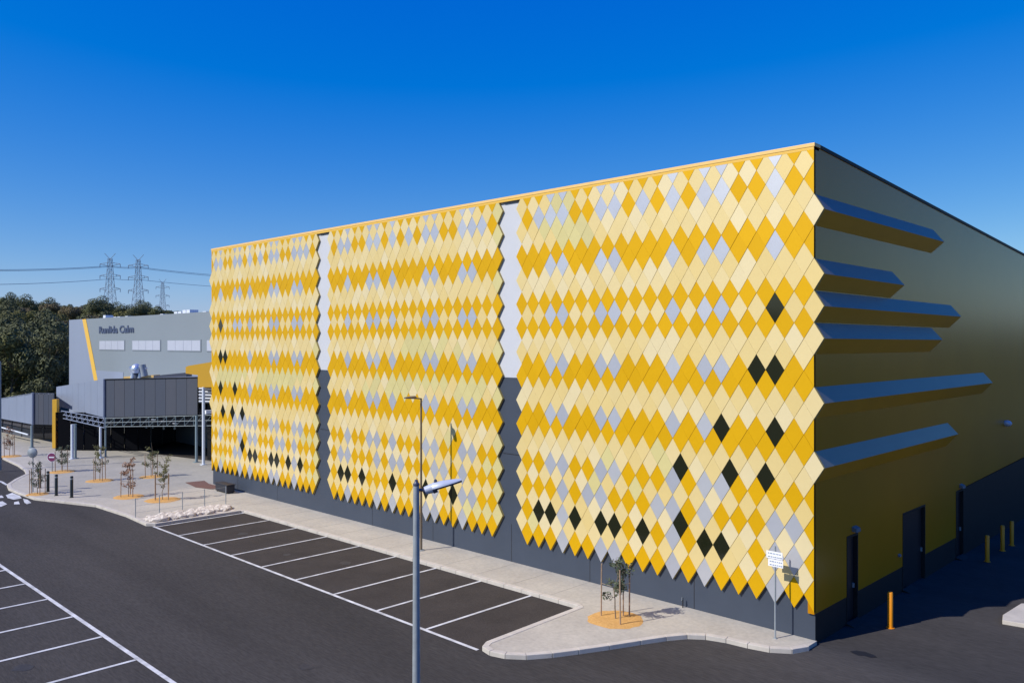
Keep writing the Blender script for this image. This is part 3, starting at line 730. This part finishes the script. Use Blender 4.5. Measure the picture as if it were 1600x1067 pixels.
D1 = 15.4; pb = W(650.5, 537, D1); z1 = 9 - (757-537)*D1/1280
L1 = empty('street_lamp', (pb.x, pb.y, ZA), label='galvanised street lamp in the foreground with a short arm and long head', cat='street lamp')
b = MB(); b.tube((0, 0, 0), (0, 0, z1-ZA), 0.085, 0.058, n=20); b.build('pole', M['galv'], L1, smooth=True)
b = MB(); b.tube((0, 0, 0), (0, 0, 0.03), 0.2, n=16); b.build('base_plate', M['galv'], L1)
H = Vector((0, 0, z1-ZA))
b = MB(); b.lathe(H, [(0.062, -0.02), (0.062, 0.02), (0.035, 0.05), (0.03, 0.09), (0.002, 0.10)], 12); b.build('pole_cap', M['lamp_dark'], L1, smooth=True)
adir = (RT*0.93 + FW*0.15).normalized()
b = MB(); b.tube(H + Vector((0, 0, -0.09)), H + adir*0.16 + Vector((0, 0, -0.11)), 0.028, n=10); b.tube(H + adir*0.13 + Vector((0, 0, -0.11)), H + adir*0.19 + Vector((0, 0, -0.11)), 0.06, n=12); b.build('arm', M['lamp_dark'], L1, smooth=True)
b = MB(); b.tube(H + adir*0.16 + Vector((0, 0, -0.12)), H + adir*0.30 + Vector((0, 0, -0.075)), 0.075, 0.09, n=14); b.build('spigot', M['lamp_grey'], L1, smooth=True)
b = MB(); b.tube(H + adir*0.30 + Vector((0, 0, -0.10)), H + adir*0.38 + Vector((0, 0, -0.07)), 0.085, n=12); b.build('collar', M['lamp_dark'], L1, smooth=True)
lamp_head(L1, H + adir*0.27 + Vector((0, 0, -0.085)), adir, 0.60, R(15), M['lamp_grey'], M['lamp_dark'], 0.13)
b = MB(); b.lathe(H + adir*0.36 + Vector((0, 0, 0.03)), [(0.03, 0), (0.03, 0.05), (0.002, 0.07)], 8); b.build('photocell', M['lamp_dark'], L1)

L2 = empty('street_lamp', (-16.9, -1.38, ZP), label='slim bronze street lamp standing on the footpath close to the tiled wall', cat='street lamp')
b = MB(); b.tube((0, 0, 0), (0, 0, 6.58), 0.055, 0.04, n=14); b.build('pole', M['bronze'], L2, smooth=True)
b = MB(); b.tube((0, 0, 0), (0, 0, 0.03), 0.16, n=12); b.build('base_plate', M['galv'], L2)
b = MB(); b.tube((0, 0, 6.56), (0, -0.35, 6.60), 0.03, n=8); b.build('arm', M['bronze'], L2)
lamp_head(L2, Vector((0, -0.30, 6.60)), (0, -1, 0), 0.58, R(4), M['bronze'], M['lamp_dark'], 0.14)
# pole at the left edge of the picture
pe = W(0, 537, 58)
L3 = empty('street_lamp', (pe.x, pe.y, ZP), label='grey steel lamp column cut by the left edge of the picture', cat='street lamp')
ztop = 9 - (566-537)*58/1280
b = MB(); b.tube((0, 0, 0), (0, 0, ztop), 0.10, 0.07, n=12); b.build('pole', M['col_grey'], L3, smooth=True)
lamp_head(L3, Vector((0, 0, ztop-0.05)), -RT, 0.6, R(4), M['lamp_grey'], M['lamp_dark'], 0.13)

# ---------------------------------------------------------------- parking sign at the corner
sg = empty('parking_sign', (-0.95, -0.63, ZP), label='white two plate notice sign on a thin galvanised post at the near corner', cat='sign')
b = MB(); b.tube((0, 0, 0), (0, 0, 2.80), 0.026, n=10); b.build('post', M['galv'], sg, smooth=True)
b = MB(); b.box((-0.05, -0.05, 0), (0.05, 0.05, 0.02)); b.build('base_plate', M['galv'], sg)
for z0, z1_, x0, x1 in [(2.42, 2.64, -0.27, 0.25), (2.18, 2.40, -0.21, 0.27)]:
    b = MB(); b.box((x0, -0.040, z0), (x1, -0.034, z1_)); pl = b.build('sign_plate', M['sign_white'], sg)
    b = MB()
    rr = random.Random(int(z0*100))
    for row in range(2):
        x = x0 + 0.05; zc_ = z1_ - 0.07 - row*0.10
        while x < x1 - 0.07:
            ln = rr.uniform(0.03, 0.08); b.box((x, -0.043, zc_-0.017), (x+ln, -0.0405, zc_+0.017)); x += ln + rr.uniform(0.015, 0.03)
    b.build('print', M['sign_ink'], pl)
    b = MB(); b.box((-0.04, -0.033, z0+0.1), (0.04, -0.027, z0+0.13)); b.build('bracket', M['galv'], sg)
# ---------------------------------------------------------------- yellow bollards by the side wall
def bollard(loc, h, r, m, label, group, stripe=False):
    o = empty('bollard', loc, label=label, cat='bollard', group=group)
    b = MB(); b.lathe((0, 0, 0), [(r, 0), (r, h-0.04), (r*0.8, h-0.008), (0.002, h)], 16); b.build('post', m, o, smooth=True)
    b = MB(); b.lathe((0, 0, 0), [(r*1.5, 0), (r*1.5, 0.015), (r, 0.016)], 16); b.build('base_plate', m, o)
    if stripe:
        b = MB(); b.lathe((0, 0, 0), [(r+0.002, h-0.2), (r+0.002, h-0.12)], 16); b.build('reflective_band', M['galv'], o, smooth=True)
    return o
gy = 'yellow bollards along the shaded side wall'
bollard((1.08, 3.13, ZA), 1.15, 0.085, M['bollard_y'], 'yellow bollard standing alone nearest the sunlit corner', gy)
bollard((1.04, 14.2, ZA), 1.10, 0.085, M['bollard_y'], 'yellow bollard nearest of the far three in the shade', gy)
bollard((1.01, 16.67, ZA), 1.12, 0.085, M['bollard_y'], 'yellow bollard in the middle of the far three in the shade', gy)
bollard((1.05, 18.04, ZA), 1.10, 0.085, M['bollard_y'], 'yellow bollard farthest along the shaded side wall', gy)
gk = 'black bollards on the plaza edge'
for (u, v, n_) in [(62, 762, 'leftmost of the four, behind the green sapling'), (75, 768, 'second from the left'), (88, 774, 'third from the left'), (112, 777, 'standing apart at the right end')]:
    d = (9-ZP)*1280/(v-537); p = W(u, v, d); bollard((p.x, p.y, ZP), 1.25, 0.085, M['bollard_k'], 'black bollard on the plaza edge, ' + n_, gk, True)
# low vertical tap post by the wall
tp = empty('tap_post', (-4.55, -0.10, ZP), label='short dark tap post against the charcoal wall base right of the sapling', cat='tap')
b = MB(); b.tube((0, 0, 0), (0, 0, 0.33), 0.02, n=8); b.build('riser', M['door'], tp)
b = MB(); b.tube((0, 0, 0.3), (0, -0.08, 0.27), 0.016, n=8); b.tube((0, -0.05, 0.3), (0, -0.05, 0.36), 0.012, n=6); b.build('tap', M['galv'], tp)
# concrete island at the right edge
P = [(3.55, 6.0), (3.42, 6.6), (3.55, 8.4), (4.6, 9.5), (8.5, 10.2), (8.5, 7.2), (5.0, 6.4), (4.2, 6.1)]
b = MB(); b.prism([Vector((x-5, y-8, 0)) for x, y in P], (0, 0, 0.14), tess=True)
o = b.build('traffic_island', M['kerb'], bevel=0.02); o.location = (5, 8, ZA); tag(o, 'pale concrete kerbed island at the right edge by the shade', 'traffic island')
# dark box by the far end of the front wall
p = W(354, 768, (9-ZP)*1280/(768-537))
bx = empty('equipment_box', (p.x, p.y-0.1, ZP), label='dark bench like box against the wall at the far front corner', cat='box')
b = MB(); b.box((-0.75, -0.25, 0.06), (0.75, 0.25, 0.48)); b.build('body', M['black'], bx, bevel=0.03)
b = MB(); b.box((-0.8, -0.28, 0.485), (0.8, 0.28, 0.53)); b.build('lid', M['black'], bx, bevel=0.01)
for s_ in (-0.6, 0.6):
    b = MB(); b.box((s_-0.05, -0.22, 0), (s_+0.05, 0.22, 0.058)); b.build('foot', M['door'], bx)

# ---------------------------------------------------------------- saplings
def leafcloud(mb, c, rad, n, size, rr, squash=1.0, hollow=0.0, out=False):
    c = Vector(c)
    for _ in range(n):
        while True:
            v = Vector((rr.uniform(-1, 1), rr.uniform(-1, 1), rr.uniform(-1, 1)))
            if hollow <= v.length <= 1: break
        p = c + Vector((v.x*rad, v.y*rad, v.z*rad*squash))
        s = size*rr.uniform(0.6, 1.4); a = (Vector((rr.gauss(0, 1), rr.gauss(0, 1), rr.gauss(0, 1)))*(0.33 if out else 1) + (v.normalized() if out else Vector((0, 0, 0)))).normalized()
        bq = a.orthogonal().normalized(); cq = a.cross(bq)
        ang = rr.uniform(0, 6.28); e1 = bq*math.cos(ang) + cq*math.sin(ang); e2 = a.cross(e1)
        mb.add([p - e1*s, p + e2*s*0.42, p + e1*s, p - e2*s*0.42], [(0,1,2,3)])
def sapling(loc, h, leaf, seed, label, ring=0.85, nst=4, stake_h=1.6, nleaf=260, wide=0.35, stakes=None, lo=0.45):
    rr = random.Random(seed)
    o = empty('sapling', loc, label=label, cat='sapling', group='staked saplings in orange mulch rings')
    tr = MB(); pts = [Vector((0, 0, 0))]
    for k in range(1, 7): pts.append(Vector((rr.gauss(0, 0.03)*k*0.5, rr.gauss(0, 0.03)*k*0.5, h*k/6)))
    for k in range(6): tr.tube(pts[k], pts[k+1], 0.022*(1-k/8), 0.022*(1-(k+1)/8), n=7)
    tips = []
    for k in range(16):
        t = rr.uniform(lo-0.1, 0.95); i = min(5, int(t*6)); p = pts[i].lerp(pts[i+1], t*6-i)
        a = rr.uniform(0, 6.28); L = wide*rr.uniform(0.5, 1.2)*(1.25-t*0.5); q = p + Vector((math.cos(a)*L, math.sin(a)*L, L*rr.uniform(0.1, 0.8)))
        tr.tube(p, q, 0.009, 0.004, n=5); tips.append((p, q))
    tr.build('trunk', M['bark'], o)
    lf = MB()
    for p, q in tips:
        for s_ in range(3): leafcloud(lf, p.lerp(q, 0.45 + 0.3*s_), 0.13, nleaf//48, 0.055, rr, 1.0)
    lf.build('foliage', M[leaf], o)
    st = stakes or [(0.42*math.cos(a), 0.42*math.sin(a)) for a in [rr.uniform(0, 0.8) + 6.283*i/nst for i in range(nst)]]
    for sx, sy in st:
        b = MB(); b.tube((sx, sy, -0.02), (sx + rr.gauss(0, .015), sy + rr.gauss(0, .015), stake_h*rr.uniform(0.96, 1.04)), 0.026, 0.024, n=6); b.build('stake', M['timber'], o)
    b = MB()
    for sx, sy in st: b.tube((sx, sy, stake_h*0.62), (0, 0, stake_h*0.58), 0.011, n=4)
    b.build('tie', M['webbing'], o)
    return o
def ring(loc, r, label):
    rr = random.Random(int(loc[0]*31))
    b = MB(); n_ = 28; vs = [Vector((0, 0, 0.035))]
    rad = [r*rr.uniform(0.95, 1.05) for _ in range(n_)]
    for f_, z in ((0.55, 0.035), (0.9, 0.02), (1.0, 0.002)):
        for i in range(n_):
            a = 6.2832*i/n_; vs.append(Vector((rad[i]*f_*math.cos(a), rad[i]*f_*math.sin(a), z + rr.uniform(0, 0.008)*(f_ < 1))))
    fs = [(0, 1+i, 1+(i+1) % n_) for i in range(n_)]
    for k in range(2): fs += [(1+k*n_+i, 1+(k+1)*n_+i, 1+(k+1)*n_+(i+1) % n_, 1+k*n_+(i+1) % n_) for i in range(n_)]
    b.add(vs, fs); o = b.build('mulch_ring', M['mulch'], smooth=True); o.location = loc
    tag(o, label, 'mulch ring', 'orange mulch rings around saplings'); return o
T0 = (-5.45, -2.65)
ring((*T0, ZP), 0.90, 'orange mulch ring on the footpath nearest the camera')
sapling((*T0, ZP+0.03), 2.0, 'leaf_grey', 5, 'grey green sapling between tall stakes on the footpath nearest the camera', stake_h=1.72,
        stakes=[(-0.52, -0.10), (0.02, 0.38), (0.44, -0.34), (0.14, 0.55)], nleaf=700, wide=0.42)
spots = [(58.5, 772, 'leaf_grey', 2.0, 'green sapling left of the black bollards at the plaza edge', 0.62),
         (97, 737, 'leaf_grey', 1.8, 'thin grey sapling behind the black bollards near the white column', 0.85),
         (156, 751, 'leaf_olive', 2.3, 'olive sapling with rusty tips in front of the second white column', 0.85),
         (201, 776, 'leaf_rust', 2.2, 'rust brown sapling in the middle of the plaza', 0.85),
         (254, 781, 'leaf_olive', 2.6, 'tall olive sapling nearest the rock bed', 0.95),
         (236, 745, 'leaf_olive', 2.3, 'yellowing sapling in the shade edge of the entry canopy', 0.75),
         (15, 713, 'leaf_rust', 2.2, 'brown sapling beside the far left kerb', 0.85)]
for i, (u, v, lf_, h_, lab, r_) in enumerate(spots):
    d = (9-ZP)*1280/(v-537); p = W(u, v, d)
    ring((p.x, p.y, ZP), r_, 'mulch ring under the ' + lab)
    sapling((p.x, p.y, ZP+0.02), h_, lf_, 20+i, lab, nst=3 if i % 2 else 4, stake_h=1.5, nleaf=620, wide=0.38, lo=0.3)

# round signs
def gsp(u, v): d = (9-ZP)*1280/(v-537); p = W(u, v, d); p.z = ZP; return p, d
for (u, vb, vc, rpx, m, lab) in [(81.5, 737, 714, 6.5, 'maroon', 'round maroon sign with a pale bar on a short grey post'), (51.5, 768, 707, 8, 'galv', 'back of a round grey sign on a tall post behind the green sapling')]:
    p, d = gsp(u, vb); zc_ = 9 - (vc-537)*d/1280 - ZP; r_ = rpx*d/1280
    o = empty('round_sign', p, label=lab, cat='sign')
    b = MB(); b.tube((0, 0, 0), (0, 0, zc_+r_*0.6), 0.032, n=8); b.build('post', M['galv'], o)
    q = -FW*0.05
    if m == 'maroon':
        b = MB(); b.tube(Vector((0, 0, zc_)) + q, Vector((0, 0, zc_)) + q*1.2, r_*1.12, n=24); b.build('sign_rim', M['sign_white'], o)
        b = MB(); b.tube(Vector((0, 0, zc_)) + q*1.24, Vector((0, 0, zc_)) + q*1.5, r_, n=24); pl = b.build('sign_plate', M['maroon'], o)
        b = MB(); c_ = Vector((0, 0, zc_)) + q*1.55; b.prism([c_ - RT*r_*0.6 + Vector((0,0,-0.04)), c_ + RT*r_*0.6 + Vector((0,0,-0.04)), c_ + RT*r_*0.6 + Vector((0,0,0.04)), c_ - RT*r_*0.6 + Vector((0,0,0.04))], q*0.1); b.build('bar', M['sign_white'], pl)
    else:
        b = MB(); b.lathe(Vector((0, 0, zc_)) + q, [(r_, 0), (r_*0.9, 0.06), (r_*0.5, 0.11), (0.002, 0.13)], 20, axis=-FW); b.build('sign_plate', M['galv'], o, smooth=True)

# rock garden strip beside the bays with posts and wire
rb = MB(); rr = random.Random(11)
X0, X1, Y0, Y1 = -32.3, -30.65, -7.3, -2.9
sheet('gravel_bed', [(X0, Y0), (X1, Y0), (X1, Y1), (X0, Y1)], ZP + 0.006, M['rock'])
def rock_mesh(seed):
    r_ = random.Random(seed); bm = bmesh.new(); bmesh.ops.create_icosphere(bm, subdivisions=1, radius=0.5)
    for v_ in bm.verts: v_.co = Vector((v_.co.x*r_.uniform(0.75, 1.3), v_.co.y*r_.uniform(0.75, 1.2), v_.co.z*r_.uniform(0.5, 0.85)))
    me = bpy.data.meshes.new('boulder'); bm.to_mesh(me); bm.free(); me.materials.append(M['rock']); return me
rms = [rock_mesh(s) for s in range(6)]
for i in range(84):
    s_ = rr.uniform(0.32, 0.68)
    o = bpy.data.objects.new('boulder', rms[i % 6]); link(o)
    o.location = (rr.uniform(X0+0.2, X1-0.15), Y0 + 0.1 + (Y1-Y0-0.2)*(i+rr.random())/84, ZP + 0.13*s_)
    o.scale = (s_, s_, s_*0.75); o.rotation_euler = (0, 0, rr.uniform(0, 6.28))
    tag(o, 'pale angular boulder in the rock bed beside the parking bays', 'rock', 'boulders packed in the rock bed beside the bays')
fe = empty('wire_fence', (-32.6, -5, ZP), label='low wire fence of thin grey posts behind the rock bed', cat='fence')
fy = [-2.4, -1.0, 0.5, 2.0, 3.4]
for k in range(5):
    y = -2.4 + 4.9*k/4
    b = MB(); b.tube((0, y, 0), (0, y, 1.0), 0.022, n=6); b.build('post', M['galv'], fe)
for z in (0.95, 0.6, 0.25):
    b = MB(); b.tube((0, -2.4, z), (0, 2.5, z), 0.006, n=4); b.build('wire', M['galv'], fe)
# mulch bed at the far corner of the warehouse
sheet('mulch_bed', [(-39.6, -0.15), (-37.6, -0.05), (-37.6, -0.9), (-39.0, -1.3), (-41.2, -1.0), (-41.0, 0.2)], ZP + 0.02, M['bark_mulch'])
# edging between plaza and footpath: saw cuts
for k in range(17):
    x = -8.7 - 1.9*k
    b = MB(); b.box((x-0.006, -2.2, ZP+0.001), (x+0.006, 0.03, ZP+0.003)); tag(b.build('pavement_joint', M['joint']), kind='structure')
sheet('plaza', [(-39.6, 0.2), (-39.6, -1.5), (-37.5, -5.6), (-41, -7.2), (-45.0, -7.6), (-52, -5.5), (-62, -4.2), (-80, -3.2), (-95, -3), (-95, 40), (-40, 40)], ZP+0.004, M['paving'])

# ---------------------------------------------------------------- pylons and power lines
def pylon(u, vt, d, Hh, label, arm=5.2):
    base_ = W(u, 537, d); zt_ = 9 - (vt-537)*d/1280; zg = hill_z(base_.x, base_.y)
    o = empty('power_pylon', (base_.x, base_.y, zg), label=label, cat='pylon', group='transmission pylons on the hill'); Hh = zt_ - zg
    rot = math.atan2(RT.y, RT.x); o.rotation_euler[2] = rot
    def leg_w(t): return 3.6*(1-t)**1.4 + 0.75 if t < 0.75 else 0.75 + 3.6*0.25**1.4*(1-(t-0.75)/0.25)
    rw = 0.125; NS = 12; lev = [(i/NS) for i in range(NS+1)]
    b = MB()
    for sx in (-1, 1):
        for sy in (-1, 1):
            for a, c in zip(lev, lev[1:]): b.tube((sx*leg_w(a), sy*leg_w(a), a*Hh*0.94), (sx*leg_w(c), sy*leg_w(c), c*Hh*0.94), rw, n=4, cap=False)
    b.build('legs', M['pylon'], o)
    b = MB()
    for a, c in zip(lev, lev[1:]):
        wa, wc, za_, zc_ = leg_w(a), leg_w(c), a*Hh*0.94, c*Hh*0.94
        for s_ in (-1, 1):
            b.tube((-wa, s_*wa, za_), (wc, s_*wc, zc_), rw*0.6, n=4, cap=False); b.tube((wa, s_*wa, za_), (-wc, s_*wc, zc_), rw*0.6, n=4, cap=False)
            b.tube((s_*wa, -wa, za_), (s_*wc, wc, zc_), rw*0.6, n=4, cap=False)
            b.tube((-wc, s_*wc, zc_), (wc, s_*wc, zc_), rw*0.6, n=4, cap=False)
    b.build('bracing', M['pylon'], o)
    for t in (0.60, 0.76, 0.90):
        for s_ in (-1, 1):
            b = MB(); z = Hh*t*0.97; ww = leg_w(t)
            b.tube((s_*ww, 0, z-0.8), (s_*arm, 0, z), rw, n=4); b.tube((s_*ww, 0, z+0.8), (s_*arm, 0, z+0.1), rw, n=4)
            b.tube((s_*(ww+arm)/2, 0, z-0.4), (s_*(ww+arm)/2, 0, z+0.45), rw*0.7, n=4)
            cr = b.build('cross_arm', M['pylon'], o)
            b = MB(); b.tube((s_*arm, 0, z), (s_*arm, 0, z-1.7), 0.16, n=5); b.build('insulator', M['pylon'], cr)
    for s_ in (-1, 1):
        b = MB(); b.tube((0, 0, Hh*0.93), (s_*2.8, 0, Hh), rw, n=4); b.build('peak_horn', M['pylon'], o)
    return o
pylon(172, 396, 420, 38, 'lattice power pylon on the hill, leftmost of the three')
pylon(216, 398, 430, 38, 'lattice power pylon on the hill in the middle of the three')
pylon(254, 436, 640, 38, 'smaller and fainter lattice power pylon farthest away on the right')
def wire(pa, pb_, sag, label):
    b = MB(); n_ = 24; pr = None
    mid = pa.lerp(pb_, 0.5)
    for i in range(n_+1):
        t = i/n_; p = pa.lerp(pb_, t) - Vector((0, 0, 4*sag*t*(1-t)))
        if pr is not None: b.tube(pr - mid, p - mid, 0.10, n=4, cap=False)
        pr = p
    o = b.build('power_line', M['pylon']); o.location = mid; tag(o, label, 'power line', 'power lines across the sky')
wl = [('upper', 416.0, 415.5, 415.5, 417.5, 419, 430), ('lower', 441, 436, 435, 437, 441, 447), ('top', 418, 417, 417, 419, 421, 432)]
for nme, a, b0, b1, c0, c1, e in wl:
    wire(W(-150, a+3, 300), W(170, b0, 420), 1.2, '%s overhead line running left from the leftmost pylon' % nme)
    wire(W(173, b1, 420), W(214, c0, 430), 0.4, '%s overhead line spanning the two nearer pylons' % nme)
    wire(W(218, c0, 430), W(420, e+4, 560), 1.0, '%s overhead line running right behind the warehouse' % nme)

# ---------------------------------------------------------------- wooded hill
def tree_proto(seed, leafm, trunk_h, rad, kind):
    rr = random.Random(seed)
    o = empty('eucalyptus_tree', (0, 0, -500))
    tr = MB(); top = Vector((rr.gauss(0, .3), rr.gauss(0, .3), trunk_h)); tr.tube((0, 0, -0.8), top, 0.28, 0.15, n=7)
    lobes = []
    for k in range(9):
        a = rr.uniform(0, 6.28); q = top + Vector((math.cos(a)*rad*rr.uniform(0.15, 0.75), math.sin(a)*rad*rr.uniform(0.15, 0.75), rr.uniform(-0.15, 0.95)*rad*1.2))
        tr.tube(top - Vector((0, 0, trunk_h*rr.uniform(0, .35))), q, 0.11, 0.04, n=5); lobes.append((q, rad*rr.uniform(0.28, 0.52)))
    lobes += [(top + Vector((rr.gauss(0, rad*.3), rr.gauss(0, rad*.3), rad*rr.uniform(-0.3, 0.9))), rad*0.5) for _ in range(8)]
    # low skirt so the wood reads dense
    for k in range(6):
        a = rr.uniform(0, 6.28); lobes.append((Vector((math.cos(a)*rad*0.6, math.sin(a)*rad*0.6, trunk_h*rr.uniform(0.3, 0.75))), rad*0.33))
    tr.build('trunk', M['bark'], o)
    lf = MB()
    for q, r_ in lobes: leafcloud(lf, q, r_, 330, 0.27, rr, 0.8, 0.7, True)
    lf.build('crown', leafm, o)
    return o
LM = [mat('gum_leaf_%d' % i, c, 0.75, spec=0.2, col2=c2, scale=0.35) for i, (c, c2) in enumerate([
    ((0.146, 0.146, 0.051), (0.104, 0.107, 0.041)), ((0.201, 0.183, 0.056), (0.146, 0.137, 0.044)), ((0.122, 0.128, 0.059), (0.085, 0.093, 0.046)), ((0.189, 0.152, 0.076), (0.140, 0.112, 0.056)), ((0.110, 0.117, 0.044), (0.076, 0.083, 0.034))])]
protos = [tree_proto(40+i, LM[i % 5], 7.0 + i % 3, 4.4 + 0.5*(i % 3), i) for i in range(5)]
KN = ['dark green', 'yellow green', 'blue green', 'brownish', 'deep green']
rr = random.Random(99); placed = 0; used = [False]*5; pos = []
def place_tree(x, y, s_, k=None, z=None):
    global placed
    k = rr.randrange(5) if k is None else k
    o = protos[k] if not used[k] else copy_tree(protos[k]); used[k] = True
    o.location = (x, y, (hill_z(x, y) if z is None else z)); o.rotation_euler = (0, 0, rr.uniform(0, 6.28)); o.scale = (s_, s_, s_*rr.uniform(0.88, 1.12))
    tag(o, '%s gum tree in the dense wood on the hillside' % KN[k], 'tree', 'gum trees of the hillside wood, %s' % KN[k]); placed += 1
rows = [(104, 4.6), (110, 5), (117, 5.2), (125, 5.6), (134, 6), (144, 6.5), (155, 7), (167, 7.5), (180, 8), (195, 8.5), (212, 9), (230, 8), (250, 8), (268, 7.5), (285, 6), (300, 5), (312, 5)]
for d, st in rows:
    u0, u1 = -70, 330 if d > 155 else 110
    wpx = st*1280/d; u = u0 + rr.uniform(0, wpx)
    while u < u1:
        dd = d + rr.uniform(-4, 4) * d/150; p = W(u, 537, dd)
        # keep clear of the grey shed footprint
        if not (p.x > xl - 4 and YS - 3 < p.y < YS + 44 and p.x < XR):
            place_tree(p.x, p.y, rr.uniform(0.62, 0.9) if d < 220 else rr.uniform(0.66, 0.82))
        u += wpx*rr.uniform(0.8, 1.25)
print('trees', placed, 'tiles', cnt, len(glass_tiles), 'objects', len(scn.objects))

# ---------------------------------------------------------------- render settings
scn.render.engine = 'CYCLES'
